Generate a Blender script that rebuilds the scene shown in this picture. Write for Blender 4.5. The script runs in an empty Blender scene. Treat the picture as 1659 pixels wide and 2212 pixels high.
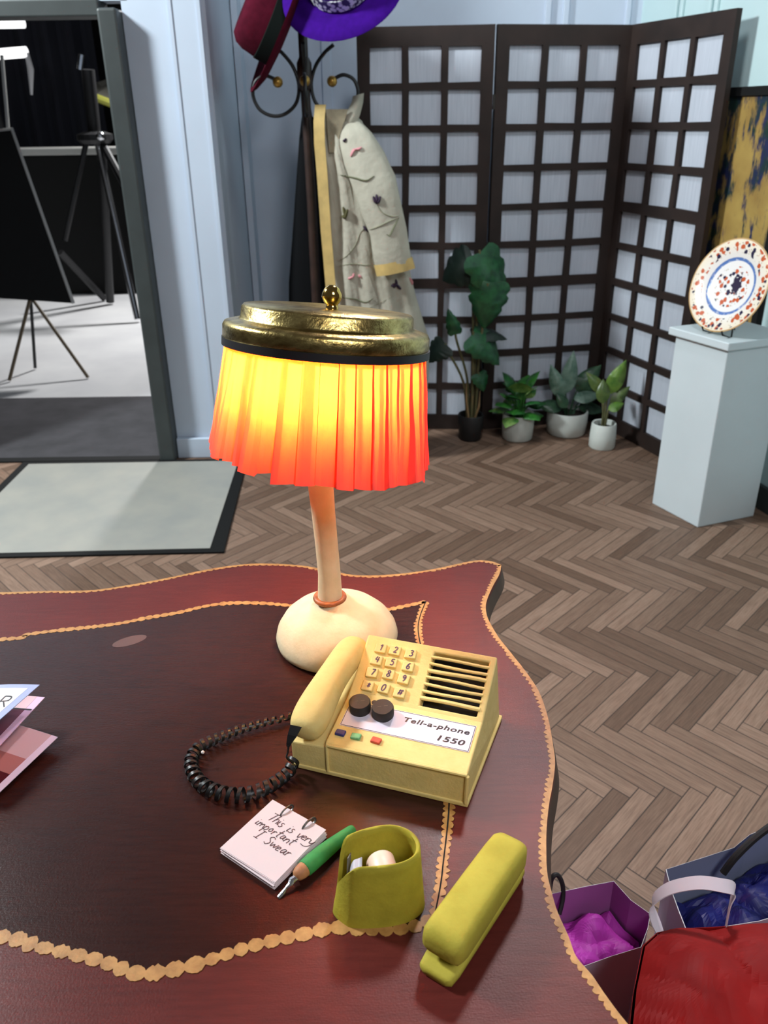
import bpy, bmesh, math, random
from mathutils import Vector, Matrix, Euler, noise
from mathutils.bvhtree import BVHTree

sc = bpy.context.scene
COL = sc.collection
R = math.radians
rnd = random.Random(7)

# ------------------------------------------------------------------ camera
FPX, PITCH, ROLL, CAMH = 1770.0, R(25.8), R(0.8), 1.50
cam_d = bpy.data.cameras.new('camera')
cam = bpy.data.objects.new('camera', cam_d)
COL.objects.link(cam)
fw = Vector((0, math.cos(PITCH), -math.sin(PITCH)))
up0 = Vector((0, math.sin(PITCH), math.cos(PITCH)))
rt0 = Vector((1, 0, 0))
rt = rt0 * math.cos(ROLL) - up0 * math.sin(ROLL)
up = up0 * math.cos(ROLL) + rt0 * math.sin(ROLL)
cam.matrix_world = Matrix((
    (rt.x, up.x, -fw.x, 0), (rt.y, up.y, -fw.y, 0), (rt.z, up.z, -fw.z, CAMH), (0, 0, 0, 1)))
cam_d.sensor_fit = 'VERTICAL'
cam_d.sensor_height = 36
cam_d.lens = FPX * 36 / 2212
cam_d.clip_start = 0.02
cam_d.dof.use_dof = True
cam_d.dof.focus_distance = 1.08
cam_d.dof.aperture_fstop = 8.5
sc.camera = cam

# ------------------------------------------------------------------ exposure, world, lights
sc.view_settings.view_transform = 'Standard'
sc.view_settings.look = 'None'
sc.view_settings.gamma = 1
sc.view_settings.use_curve_mapping = False
sc.view_settings.exposure = 0.0
w = bpy.data.worlds.new('world')
sc.world = w
w.use_nodes = True
w.node_tree.nodes['Background'].inputs[0].default_value = (0.74, 0.72, 0.72, 1)
w.node_tree.nodes['Background'].inputs[1].default_value = 0.075


def area(name, loc, target, size, power, color, spread=180):
    d = bpy.data.lights.new(name, 'AREA')
    d.shape = 'SQUARE'
    d.size = size
    d.energy = power
    d.color = color
    d.spread = R(spread)
    o = bpy.data.objects.new(name, d)
    COL.objects.link(o)
    o.location = loc
    o.rotation_euler = (Vector(target) - Vector(loc)).to_track_quat('-Z', 'Y').to_euler()
    return o


area('set_light_left', (-3.0, 2.4, 3.4), (0.7, 2.3, 0.6), 0.50, 225, (0.90, 0.98, 1.0))
area('set_light_back', (0.62, 2.75, 3.1), (0.15, 0.75, 0.76), 0.30, 15, (1.0, 0.90, 0.92), 100)
area('fill_light_front', (0.9, -0.9, 3.0), (0.9, 3.4, 0.7), 0.8, 44, (0.95, 0.97, 1.0))  # unseen fill lamp, added to brighten surfaces facing the camera
area('set_light_corner', (0.35, 2.55, 3.2), (1.1, 4.4, 1.6), 0.35, 11, (0.92, 0.96, 1.0), 120)
area('studio_light', (-0.9, 8.2, 3.2), (-2.0, 5.9, 0.0), 0.35, 105, (1.0, 1.0, 1.0), 120)


# ------------------------------------------------------------------ pixel frame of the photograph -> points in the room
def ray(px, py):
    return fw + rt * ((px - 829.5) / FPX) - up * ((py - 1106) / FPX)


def on(px, py, z=0.0):
    r = ray(px, py)
    return Vector((0, 0, CAMH)) + r * ((z - CAMH) / r.z)


def at(px, py, Y):
    r = ray(px, py)
    return Vector((0, 0, CAMH)) + r * (Y / r.y)


# ------------------------------------------------------------------ materials
def lin(c):
    return tuple(((v / 12.92) if v <= 0.04045 else ((v + 0.055) / 1.055) ** 2.4) for v in [x / 255 for x in c]) + (1,)


class NT:
    def __init__(self, name):
        self.m = bpy.data.materials.new(name)
        self.m.use_nodes = True
        self.t = self.m.node_tree
        self.b = self.t.nodes['Principled BSDF']
        self.out = self.t.nodes['Material Output']

    def n(self, kind, **kw):
        x = self.t.nodes.new(kind)
        for k, v in kw.items():
            setattr(x, k, v)
        return x

    def put(self, sock, v):
        if isinstance(v, bpy.types.NodeSocket):
            self.t.links.new(v, sock)
        elif isinstance(v, (tuple, list)):
            sock.default_value = v if len(v) == len(sock.default_value) else tuple(v[:len(sock.default_value)])
        else:
            sock.default_value = v

    def math(self, op, a, b=None, c=None):
        x = self.n('ShaderNodeMath', operation=op)
        for i, v in enumerate((a, b, c)):
            if v is not None:
                self.put(x.inputs[i], v)
        return x.outputs[0]

    def coords(self, kind='Object'):
        return self.n('ShaderNodeTexCoord').outputs[kind]

    def mapping(self, vec, scale=(1, 1, 1), rot=(0, 0, 0), loc=(0, 0, 0)):
        x = self.n('ShaderNodeMapping')
        self.t.links.new(vec, x.inputs[0])
        x.inputs['Scale'].default_value = scale
        x.inputs['Rotation'].default_value = rot
        x.inputs['Location'].default_value = loc
        return x.outputs[0]

    def noise(self, vec, scale, detail=3, rough=0.55):
        x = self.n('ShaderNodeTexNoise')
        self.t.links.new(vec, x.inputs['Vector'])
        x.inputs['Scale'].default_value = scale
        x.inputs['Detail'].default_value = detail
        x.inputs['Roughness'].default_value = rough
        return x.outputs['Fac']

    def voronoi(self, vec, scale, out='Distance'):
        x = self.n('ShaderNodeTexVoronoi')
        self.t.links.new(vec, x.inputs['Vector'])
        x.inputs['Scale'].default_value = scale
        return x.outputs[out]

    def mix(self, fac, a, b):
        x = self.n('ShaderNodeMix', data_type='RGBA')
        self.put(x.inputs[0], fac)
        self.put(x.inputs[6], a)
        self.put(x.inputs[7], b)
        return x.outputs[2]

    def ramp(self, fac, lo, hi):
        x = self.n('ShaderNodeMapRange')
        self.put(x.inputs[0], fac)
        x.inputs[1].default_value = lo
        x.inputs[2].default_value = hi
        return x.outputs[0]

    def bump(self, h, strength=0.3, dist=0.001):
        x = self.n('ShaderNodeBump')
        self.put(x.inputs['Height'], h)
        x.inputs['Strength'].default_value = strength
        x.inputs['Distance'].default_value = dist
        self.t.links.new(x.outputs[0], self.b.inputs['Normal'])

    def set(self, **kw):
        for k, v in kw.items():
            self.put(self.b.inputs[k.replace('_', ' ')], v)
        return self


def mat(name, c, rough=0.6, var=0.0, vscale=20, c2=None, bump=0.0, bscale=200, bdist=0.0006, metal=0.0, spec=0.5, stretch=(1, 1, 1), coat=0.0, coat_r=0.3):
    n = NT(name)
    a = lin(c)
    if c2 is not None or var:
        b = lin(c2) if c2 is not None else lin([max(0, x * (1 - var)) for x in c])
        v = n.mapping(n.coords(), stretch)
        n.set(Base_Color=n.mix(n.ramp(n.noise(v, vscale, 4), 0.32, 0.68), a, b))
    else:
        n.set(Base_Color=a)
    n.set(Roughness=rough, Metallic=metal, Specular_IOR_Level=spec, Coat_Weight=coat, Coat_Roughness=coat_r)
    if bump:
        n.bump(n.noise(n.mapping(n.coords(), stretch), bscale, 4), bump, bdist)
    return n.m


def emit(name, c, s):
    n = NT(name)
    n.set(Base_Color=lin(c), Emission_Color=lin(c), Emission_Strength=s)
    return n.m


# ------------------------------------------------------------------ object helpers
ROOT = {}


def tag(o, label, cat, group=None):
    o['label'] = label
    o['category'] = cat
    if group:
        o['group'] = group
    return o


def thing(name, loc, label, cat, group=None, rotz=0.0):
    o = bpy.data.objects.new(name, None)
    COL.objects.link(o)
    o.empty_display_size = 0.05
    m = Matrix.Translation(Vector(loc)) @ Matrix.Rotation(rotz, 4, 'Z')
    o.location = loc
    o.rotation_euler = (0, 0, rotz)
    ROOT[o] = m.inverted()
    return tag(o, label, cat, group)


def obj(name, bm, m, parent=None, smooth=False, local=False, angle=40, bevel=0, bseg=2):
    """links bm as ONE mesh; world coordinates are brought into the parent's frame unless local"""
    if parent is not None:
        if not local:
            bm.transform(ROOT[parent])
    bmesh.ops.recalc_face_normals(bm, faces=bm.faces)
    me = bpy.data.meshes.new(name)
    bm.to_mesh(me)
    bm.free()
    for x in (m if isinstance(m, (list, tuple)) else [m]):
        me.materials.append(x)
    o = bpy.data.objects.new(name, me)
    COL.objects.link(o)
    if parent is not None:
        o.parent = parent
        ROOT[o] = ROOT[parent]
    if smooth:
        for p in me.polygons:
            p.use_smooth = True
        try:
            me.set_sharp_from_angle(angle=R(angle))
        except Exception:
            pass
    if bevel:
        b = o.modifiers.new('bevel', 'BEVEL')
        b.width = bevel
        b.segments = bseg
        b.limit_method = 'ANGLE'
        b.angle_limit = R(35)
    return o


def struct(name, bm, m, **kw):
    o = obj(name, bm, m, **kw)
    o['kind'] = 'structure'
    return o


def BM():
    return bmesh.new()


def addv(bm, pts):
    return [bm.verts.new(Vector(p)) for p in pts]


def box(bm, c, s, rz=0.0, M=None):
    m = Matrix.Translation(Vector(c)) @ Matrix.Rotation(rz, 4, 'Z') @ Matrix.Diagonal((s[0], s[1], s[2], 1))
    if M is not None:
        m = M @ m
    return bmesh.ops.create_cube(bm, size=1, matrix=m)['verts']


def prism(bm, pts, z0, z1, flare=None):
    """polygon (xy) standing from z0 to z1; flare: polygon used at the bottom"""
    lo = flare or pts
    a = addv(bm, [(p[0], p[1], z0) for p in lo])
    b = addv(bm, [(p[0], p[1], z1) for p in pts])
    n = len(a)
    for i in range(n):
        bm.faces.new((a[i], a[(i + 1) % n], b[(i + 1) % n], b[i]))
    bm.faces.new(b)
    bm.faces.new(list(reversed(a)))


def loft(bm, rings, closed=True, cap0=True, cap1=True):
    vs = [addv(bm, r) for r in rings]
    n = len(vs[0])
    for r0, r1 in zip(vs, vs[1:]):
        for i in range(n if closed else n - 1):
            j = (i + 1) % n
            bm.faces.new((r0[i], r0[j], r1[j], r1[i]))
    if closed and cap0:
        bm.faces.new(list(reversed(vs[0])))
    if closed and cap1:
        bm.faces.new(vs[-1])
    return vs


def lathe(bm, prof, c=(0, 0, 0), seg=48, M=None, cap0=True, cap1=True, sx=1.0, sy=1.0, wob=0.0, seed=0):
    rings = []
    for r, z in prof:
        ring = []
        for i in range(seg):
            a = 2 * math.pi * i / seg
            k = 1.0
            if wob:
                k += wob * noise.noise(Vector((math.cos(a) * 1.5 + seed, math.sin(a) * 1.5, z * 12)))
            p = Vector((max(r, 1e-5) * k * math.cos(a) * sx, max(r, 1e-5) * k * math.sin(a) * sy, z))
            p = (M @ p) if M is not None else p + Vector(c)
            ring.append(p)
        rings.append(ring)
    loft(bm, rings, True, cap0, cap1)


def frame_at(d):
    d = d.normalized()
    ref = Vector((0, 0, 1)) if abs(d.z) < 0.9 else Vector((1, 0, 0))
    a = d.cross(ref).normalized()
    return a, d.cross(a).normalized()


def tube(bm, pts, r, seg=8, flat=1.0):
    pts = [Vector(p) for p in pts]
    n = len(pts)
    rs = r if isinstance(r, (list, tuple)) else [r] * n
    rings = []
    a = None
    for i, p in enumerate(pts):
        d = (pts[min(i + 1, n - 1)] - pts[max(i - 1, 0)])
        if d.length < 1e-9:
            d = Vector((0, 0, 1))
        d.normalize()
        if a is None:
            a, b = frame_at(d)
        else:
            a = (a - d * a.dot(d))
            if a.length < 1e-6:
                a, b = frame_at(d)
            a.normalize()
            b = d.cross(a).normalized()
        rings.append([p + a * (rs[i] * math.cos(2 * math.pi * k / seg)) + b * (rs[i] * flat * math.sin(2 * math.pi * k / seg)) for k in range(seg)])
    loft(bm, rings)


def catmull(pts, per=6, closed=False):
    pts = [Vector(p) for p in pts]
    n = len(pts)
    out = []
    for i in range(n if closed else n - 1):
        p0 = pts[(i - 1) % n] if closed or i > 0 else pts[0]
        p1 = pts[i]
        p2 = pts[(i + 1) % n]
        p3 = pts[(i + 2) % n] if closed or i + 2 < n else pts[-1]
        for k in range(per):
            t = k / per
            out.append(0.5 * ((2 * p1) + (p2 - p0) * t + (2 * p0 - 5 * p1 + 4 * p2 - p3) * t * t + (3 * p1 - p0 - 3 * p2 + p3) * t ** 3))
    if not closed:
        out.append(pts[-1])
    return out


def resample(pts, step):
    pts = [Vector(p) for p in pts]
    L = [0.0]
    for a, b in zip(pts, pts[1:]):
        L.append(L[-1] + (b - a).length)
    n = max(2, int(round(L[-1] / step)))
    out = []
    j = 0
    for i in range(n + 1):
        s = L[-1] * i / n
        while j < len(L) - 2 and L[j + 1] < s:
            j += 1
        t = 0 if L[j + 1] == L[j] else (s - L[j]) / (L[j + 1] - L[j])
        out.append(pts[j].lerp(pts[j + 1], min(max(t, 0), 1)))
    return out, L[-1]


def strokes(bm, text, org, ex, ey, nrm, size, thick, sp=1.0, shear=0.0, jit=0.0, seed=1):
    """hand drawn single line lettering as slim raised ribbons lying on a surface"""
    rr = random.Random(seed)
    x = 0.0
    for ch in text:
        if ch == ' ':
            x += 0.55
            continue
        wd, ss = GLYPH[ch]
        dy = rr.uniform(-jit, jit)
        for s in ss:
            q = catmull([(a, b, 0) for a, b in s], 4) if len(s) > 2 else [Vector((a, b, 0)) for a, b in s]
            P = [org + ex * ((x + v.x * wd + shear * v.y) * size) + ey * ((v.y + dy) * size) + nrm * 0.0001 for v in q]
            ribbon(bm, P, nrm, thick)
        x += (wd + 0.22) * sp


def ribbon(bm, P, nrm, w, h=0.00025):
    n = len(P)
    rings = []
    for i, p in enumerate(P):
        d = (P[min(i + 1, n - 1)] - P[max(i - 1, 0)])
        if d.length < 1e-9:
            d = Vector((1, 0, 0))
        s = nrm.cross(d.normalized()).normalized() * (w / 2)
        rings.append([p - s, p + s, p + s + nrm * h, p - s + nrm * h])
    loft(bm, rings)


GLYPH = {
    '0': (.6, [[(.5, 1), (.1, .7), (.15, .1), (.6, .02), (.9, .5), (.75, .95), (.5, 1)]]),
    '1': (.4, [[(.1, .72), (.7, 1)], [(.7, 1), (.6, 0)]]),
    '2': (.6, [[(.1, .78), (.35, 1), (.8, .85), (.6, .45), (.1, .03)], [(.1, .03), (.95, .06)]]),
    '3': (.6, [[(.15, .9), (.5, 1), (.85, .8), (.45, .55)], [(.45, .55), (.9, .4), (.7, .05), (.1, .08)]]),
    '4': (.6, [[(.35, 1), (.1, .45), (.95, .5)], [(.75, .95), (.65, 0)]]),
    '5': (.6, [[(.85, 1), (.25, .98)], [(.25, .98), (.2, .58)], [(.2, .58), (.65, .62), (.85, .3), (.6, .02), (.1, .08)]]),
    '6': (.6, [[(.7, 1), (.25, .6), (.15, .2), (.5, 0), (.85, .25), (.6, .5), (.2, .35)]]),
    '7': (.6, [[(.1, .92), (.9, 1)], [(.9, 1), (.4, 0)]]),
    '8': (.6, [[(.5, .55), (.15, .8), (.5, 1), (.85, .8), (.5, .55), (.12, .25), (.5, 0), (.9, .25), (.5, .55)]]),
    '9': (.6, [[(.85, .75), (.5, 1), (.15, .75), (.4, .5), (.85, .75), (.75, .35), (.45, 0)]]),
    '*': (.6, [[(.5, .9), (.5, .15)], [(.15, .75), (.85, .3)], [(.15, .3), (.85, .75)]]),
    '#': (.75, [[(.35, .9), (.1, .05)], [(.8, .9), (.55, .05)], [(.1, .68), (1, .75)], [(.0, .3), (.9, .37)]]),
    'T': (.8, [[(0, .95), (1, 1)], [(.5, .97), (.4, 0)]]),
    'I': (.5, [[(.1, 1), (.9, 1)], [(.5, 1), (.45, 0)], [(0, 0), (.9, 0)]]),
    'S': (.6, [[(.9, .85), (.5, 1), (.15, .75), (.8, .35), (.5, 0), (.05, .12)]]),
    'h': (.5, [[(.15, 1), (.1, 0)], [(.1, .3), (.45, .55), (.8, .4), (.85, 0)]]),
    'i': (.2, [[(.5, .5), (.5, .05), (1.2, .1)], [(.6, .78), (.65, .74)]]),
    's': (.4, [[(.8, .5), (.3, .52), (.3, .35), (.8, .2), (.5, 0), (.05, .05)]]),
    'v': (.45, [[(0, .5), (.4, 0), (.9, .5)]]),
    'e': (.45, [[(.1, .25), (.7, .3), (.6, .5), (.15, .4), (.2, .05), (.9, .08)]]),
    'r': (.4, [[(.1, .5), (.15, 0)], [(.15, .3), (.5, .5), (.9, .45)]]),
    'y': (.5, [[(.05, .5), (.25, .1), (.75, .2), (.9, .5)], [(.9, .5), (.8, -.2), (.2, -.45), (-.6, -.4)]]),
    'm': (.8, [[(.05, .5), (.05, 0)], [(.05, .3), (.3, .5), (.45, .05)], [(.45, .3), (.75, .5), (.95, .02)]]),
    'p': (.5, [[(.1, .5), (.05, -.4)], [(.1, .35), (.5, .55), (.85, .3), (.5, .02), (.12, .12)]]),
    'o': (.45, [[(.5, .5), (.1, .3), (.4, .02), (.85, .2), (.6, .5), (.4, .48)]]),
    't': (.45, [[(.5, 1), (.4, .1), (.8, 0)], [(.0, .6), (1, .66)]]),
    'a': (.5, [[(.8, .45), (.35, .5), (.1, .2), (.4, 0), (.8, .4)], [(.8, .45), (.85, .05), (1.1, .05)]]),
    'n': (.5, [[(.1, .5), (.1, 0)], [(.1, .3), (.5, .52), (.85, .35), (.9, 0)]]),
    'w': (.7, [[(0, .5), (.25, .02), (.5, .4), (.75, .02), (1, .5)]]),
    'A': (.8, [[(0, 0), (.5, 1)], [(.5, 1), (1, 0)], [(.2, .4), (.8, .4)]]),
    'R': (.75, [[(0, 0), (0, 1)], [(0, 1), (.7, .95), (.75, .6), (0, .5)], [(.35, .5), (1, 0)]]),
}

# ================================================================== SETTING
def parquet():
    n = NT('herringbone_parquet')
    W = 0.045
    xyz = n.n('ShaderNodeSeparateXYZ')
    n.t.links.new(n.coords(), xyz.inputs[0])
    x = n.math('SUBTRACT', xyz.outputs[0], 0.015)
    y = n.math('MULTIPLY', n.math('SUBTRACT', xyz.outputs[1], 1.285), 0.2227 / 0.2353)
    k = 1 / (math.sqrt(2) * W)
    u = n.math('MULTIPLY', n.math('ADD', x, y), k)
    v = n.math('MULTIPLY', n.math('SUBTRACT', x, y), k)
    p, q = n.math('FLOOR', u), n.math('FLOOR', v)
    fu, fv = n.math('SUBTRACT', u, p), n.math('SUBTRACT', v, q)
    d = n.math('SUBTRACT', p, q)
    kk = n.math('SUBTRACT', d, n.math('MULTIPLY', n.math('FLOOR', n.math('DIVIDE', d, 14.0)), 14.0))
    kk = n.math('ROUND', kk)
    H = n.math('LESS_THAN', kk, 6.5)

    def sel(a, b):  # H ? a : b
        return n.math('ADD', n.math('MULTIPLY', H, a), n.math('MULTIPLY', n.math('SUBTRACT', 1.0, H), b))
    rk = n.math('SUBTRACT', 13.0, kk)
    along = sel(n.math('ADD', kk, fu), n.math('ADD', rk, fv))
    across = sel(fv, fu)
    ida = sel(n.math('SUBTRACT', p, kk), p)
    idb = sel(q, n.math('SUBTRACT', q, rk))
    e = n.math('MINIMUM', across, n.math('SUBTRACT', 1.0, across))
    f = n.math('MINIMUM', along, n.math('SUBTRACT', 7.0, along))
    g = n.math('MULTIPLY', n.math('MINIMUM', e, f), W)
    gap = n.ramp(g, 0.0004, 0.0022)
    cv = n.n('ShaderNodeCombineXYZ')
    n.put(cv.inputs[0], ida)
    n.put(cv.inputs[1], idb)
    n.put(cv.inputs[2], H)
    wn = n.n('ShaderNodeTexWhiteNoise', noise_dimensions='3D')
    n.t.links.new(cv.outputs[0], wn.inputs['Vector'])
    r = wn.outputs['Value']
    gv = n.n('ShaderNodeCombineXYZ')
    n.put(gv.inputs[0], n.math('MULTIPLY', along, 0.30))
    n.put(gv.inputs[1], n.math('MULTIPLY', across, 5.0))
    n.put(gv.inputs[2], n.math('MULTIPLY', r, 80.0))
    grain = n.noise(gv.outputs[0], 2.2, 6, 0.65)
    base = n.mix(r, lin((106, 82, 66)), lin((152, 125, 107)))
    base = n.mix(n.ramp(grain, 0.35, 0.75), base, n.mix(r, lin((80, 60, 48)), lin((114, 88, 72))))
    col = n.mix(gap, lin((46, 36, 30)), base)
    n.set(Base_Color=col, Roughness=0.55, Specular_IOR_Level=0.35)
    n.bump(n.math('ADD', gap, n.math('MULTIPLY', grain, 0.15)), 0.25, 0.001)
    return n.m


M_wall = mat('pale_blue_paint', (192, 204, 220), 0.6, var=0.03, vscale=3)
M_wall2 = mat('pale_green_blue_paint', (188, 212, 214), 0.6, var=0.03, vscale=3)
M_dark = mat('dark_grey_paint', (58, 64, 64), 0.5, var=0.12, vscale=8)
M_black = mat('matt_black', (17, 17, 17), 0.8, spec=0.25)
M_studio_floor = mat('white_studio_vinyl', (214, 214, 214), 0.45, c2=(196, 196, 198), vscale=2)
M_studio_carpet = mat('dark_studio_carpet', (62, 60, 64), 0.95, c2=(48, 47, 50), vscale=7)

b = BM(); box(b, (0.75, 2.0, -0.025), (5.5, 5.4, 0.05)); struct('floor', b, parquet())
# back wall, return wall, door wall, right wall
WRA, WRB = Vector((1.25, 4.5)), Vector((1.664, 2.75))
dW = (WRB - WRA).normalized(); nW = Vector((-dW.y, dW.x)) * -1
if nW.x > 0: nW = -nW
b = BM(); box(b, (0.30, 4.55, 1.5), (2.02, 0.1, 3.0)); struct('wall_back', b, M_wall)
b = BM()
box(b, (-0.705, 4.135, 1.5), (0.06, 0.73, 3.0)); box(b, (-0.655, 4.44, 1.5), (0.03, 0.12, 3.0))
struct('wall_return', b, M_wall)
b = BM()
A = WRA - dW * 0.05; Bv = WRB + dW * 1.6
prism(b, [A, Bv, Bv - nW * 0.1, A - nW * 0.1], 0, 3.0)
struct('wall_right', b, M_wall2)
b = BM()
box(b, (-0.84, 3.82, 1.5), (0.33, 0.1, 3.0))              # pier right of the doorway
box(b, (-1.6, 3.82, 2.46), (1.24, 0.1, 1.08))             # above the doorway
box(b, (-2.55, 3.82, 1.5), (0.72, 0.1, 3.0))
struct('wall_left', b, M_wall)
b = BM(); box(b, (-0.755, 3.765, 1.5), (0.12, 0.02, 3.0)); box(b, (-0.812, 3.757, 1.5), (0.012, 0.012, 3.0)); box(b, (-0.7, 3.757, 1.5), (0.014, 0.014, 3.0))
struct('trim_1', b, M_wall)
b = BM(); box(b, (-0.85, 3.755, 0.05), (0.31, 0.025, 0.1)); struct('baseboard_left', b, M_wall, bevel=0.004)
b = BM(); box(b, (0.30, 4.49, 0.05), (1.9, 0.02, 0.1)); struct('baseboard_back', b, M_wall)
b = BM()
prism(b, [WRA + nW * 0.001, WRB + dW * 1.5, WRB + dW * 1.5 + nW * 0.02, WRA + nW * 0.02], 0, 0.1)
struct('baseboard_right', b, M_dark)
tn = 2
for xs in ((-0.27, -0.225), (0.79, 0.82), (0.875, 0.905), (1.17, 1.195)):
    b = BM(); box(b, ((xs[0] + xs[1]) / 2, 4.493, 1.55), (xs[1] - xs[0], 0.024, 2.6)); struct('trim_%d' % tn, b, M_wall, bevel=0.005); tn += 1
for s in (0.30, 0.345, 0.56, 0.605):
    b = BM()
    p0 = WRA + dW * s; p1 = WRA + dW * (s + 0.025)
    prism(b, [p0, p1, p1 + nW * 0.015, p0 + nW * 0.015], 0.3, 2.8)
    struct('trim_%d' % tn, b, M_wall2, bevel=0.004); tn += 1
# doorway frame
dr = bpy.data.objects.new('door_1', None); COL.objects.link(dr); dr['kind'] = 'structure'; ROOT[dr] = Matrix()
b = BM(); box(b, (-1.046, 3.76, 0.945), (0.078, 0.13, 1.89)); obj('door_jamb', b, M_dark, dr, bevel=0.01)
b = BM(); box(b, (-2.15, 3.76, 0.945), (0.078, 0.13, 1.89)); obj('door_jamb', b, M_dark, dr, bevel=0.01)
b = BM(); box(b, (-1.6, 3.80, 1.895), (1.03, 0.13, 0.06)); obj('door_lintel', b, M_dark, dr, bevel=0.006)
b = BM(); box(b, (-1.6, 3.735, 0.004), (1.16, 0.05, 0.008)); obj('door_threshold', b, M_black, dr)
# studio beyond the doorway
b = BM(); box(b, (-3.0, 7.4, -0.03), (6.0, 5.3, 0.05)); struct('floor_studio', b, M_studio_floor)
b = BM(); box(b, (-2.0, 4.24, -0.004), (2.9, 0.98, 0.02)); struct('floor_studio_carpet', b, M_studio_carpet)
b = BM(); box(b, (-3.0, 10.0, 2.0), (6.2, 0.1, 4.0)); struct('wall_studio_back', b, M_black)
b = BM(); box(b, (-6.0, 7.0, 2.0), (0.1, 6.0, 4.0)); struct('wall_studio_side', b, M_black)
b = BM(); box(b, (-0.55, 7.3, 2.0), (0.1, 5.4, 4.0)); struct('wall_studio_flat', b, M_black)

# ================================================================== DESK
TZ = 0.76
edge_px = [(0, 1280), (100, 1277), (200, 1275), (290, 1262), (370, 1247), (450, 1230), (530, 1219), (590, 1218), (650, 1222), (700, 1230), (760, 1242), (820, 1243), (880, 1238), (940, 1229), (990, 1218), (1030, 1211), (1062, 1213), (1083, 1221),
           (1079, 1240), (1062, 1272), (1050, 1304), (1052, 1330), (1062, 1352), (1078, 1378), (1100, 1406), (1135, 1450), (1164, 1494), (1183, 1548), (1195, 1611), (1199, 1649), (1194, 1694), (1186, 1738), (1181, 1785), (1180, 1833), (1182, 1885), (1191, 1925), (1204, 1969), (1228, 2023), (1245, 2067), (1279, 2107), (1309, 2151), (1356, 2212)]
E0 = [on(x, y, TZ).xy for x, y in edge_px]
# (the corner keeps its point: smooth the back run and the side run apart)
ci = 17
back = catmull([(-1.02, 1.20, 0), (-0.84, 1.222, 0)] + [(p.x, p.y, 0) for p in E0[:ci + 1]], 5)
side = catmull([(p.x, p.y, 0) for p in E0[ci:]] + [(0.235, 0.43, 0), (0.255, 0.385, 0), (0.27, 0.33, 0)], 5)
tail = catmull([(0.27, 0.33, 0), (0.20, 0.325, 0), (0.08, 0.30, 0), (-0.08, 0.305, 0), (-0.3, 0.275, 0), (-0.5, 0.30, 0), (-0.7, 0.305, 0), (-0.85, 0.33, 0), (-1.02, 0.32, 0)], 5)
tail2 = catmull([(-1.02, 0.32, 0), (-0.985, 0.45, 0), (-0.98, 0.62, 0), (-1.0, 0.8, 0), (-0.98, 1.0, 0), (-0.985, 1.1, 0), (-1.02, 1.20, 0)], 5)
OUT = back[:-1] + side[:-1] + tail[:-1] + tail2[:-1]


def offset(poly, d):
    n = len(poly); out = []
    ar = sum(poly[i].x * poly[(i + 1) % n].y - poly[(i + 1) % n].x * poly[i].y for i in range(n))
    sg = 1 if ar > 0 else -1
    for i in range(n):
        t = (poly[(i + 1) % n] - poly[i - 1]).normalized()
        out.append(poly[i] + Vector((t.y, -t.x, 0)) * (d * sg))
    return out


def wood_paint(name, c, c2, rough, sheen_r, spec=0.3, bmp=0.25):
    n = NT(name)
    v = n.mapping(n.coords(), (7, 60, 60), (0, 0, R(6)))
    g = n.noise(v, 3.0, 5, 0.6)
    big = n.noise(n.coords(), 7, 3)
    col = n.mix(n.ramp(n.math('ADD', n.math('MULTIPLY', g, 0.6), n.math('MULTIPLY', big, 0.5)), 0.38, 0.72), lin(c), lin(c2))
    n.set(Base_Color=col, Roughness=rough, Specular_IOR_Level=spec, Coat_Weight=0.0, Coat_Roughness=sheen_r)
    fine = n.noise(n.mapping(n.coords(), (40, 300, 300), (0, 0, R(6))), 2.5, 4, 0.7)
    gr = n.noise(n.coords(), 420, 2, 0.6)
    n.bump(n.math('ADD', fine, n.math('MULTIPLY', gr, 0.8)), bmp, 0.0010)
    return n.m


M_maroon = wood_paint('maroon_painted_wood', (98, 38, 33), (80, 29, 26), 0.36, 0.30, 0.24, 0.22)
M_inlay = wood_paint('dark_brown_painted_panel', (54, 26, 21), (42, 19, 16), 0.25, 0.28, 0.27, 0.20)
M_gold = mat('gold_brush_paint', (190, 140, 78), 0.5, c2=(158, 110, 56), vscale=90, bump=0.3, bscale=300)
M_deskside = mat('brown_edge_wood', (84, 62, 46), 0.55, var=0.3, vscale=14)

desk = thing('desk', (-0.38, 0.75, 0), 'shaped wooden desk with maroon border, dark brown top and gold painted scallops', 'desk')
b = BM()
prism(b, OUT, TZ - 0.032, TZ, offset(OUT, 0.007))
obj('tabletop', b, M_maroon, desk)
# edge band (bare wood flank of the board)
b = BM()
o1, o2 = offset(OUT, 0.0006), offset(OUT, 0.0078)
rings = [[(p.x, p.y, TZ - 0.003) for p in o1], [(p.x, p.y, TZ - 0.033) for p in o2], [(p.x, p.y, TZ - 0.033) for p in offset(OUT, 0.0)]]
loft(b, rings, True, False, False)
obj('edge_band', b, M_deskside, desk)

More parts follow.
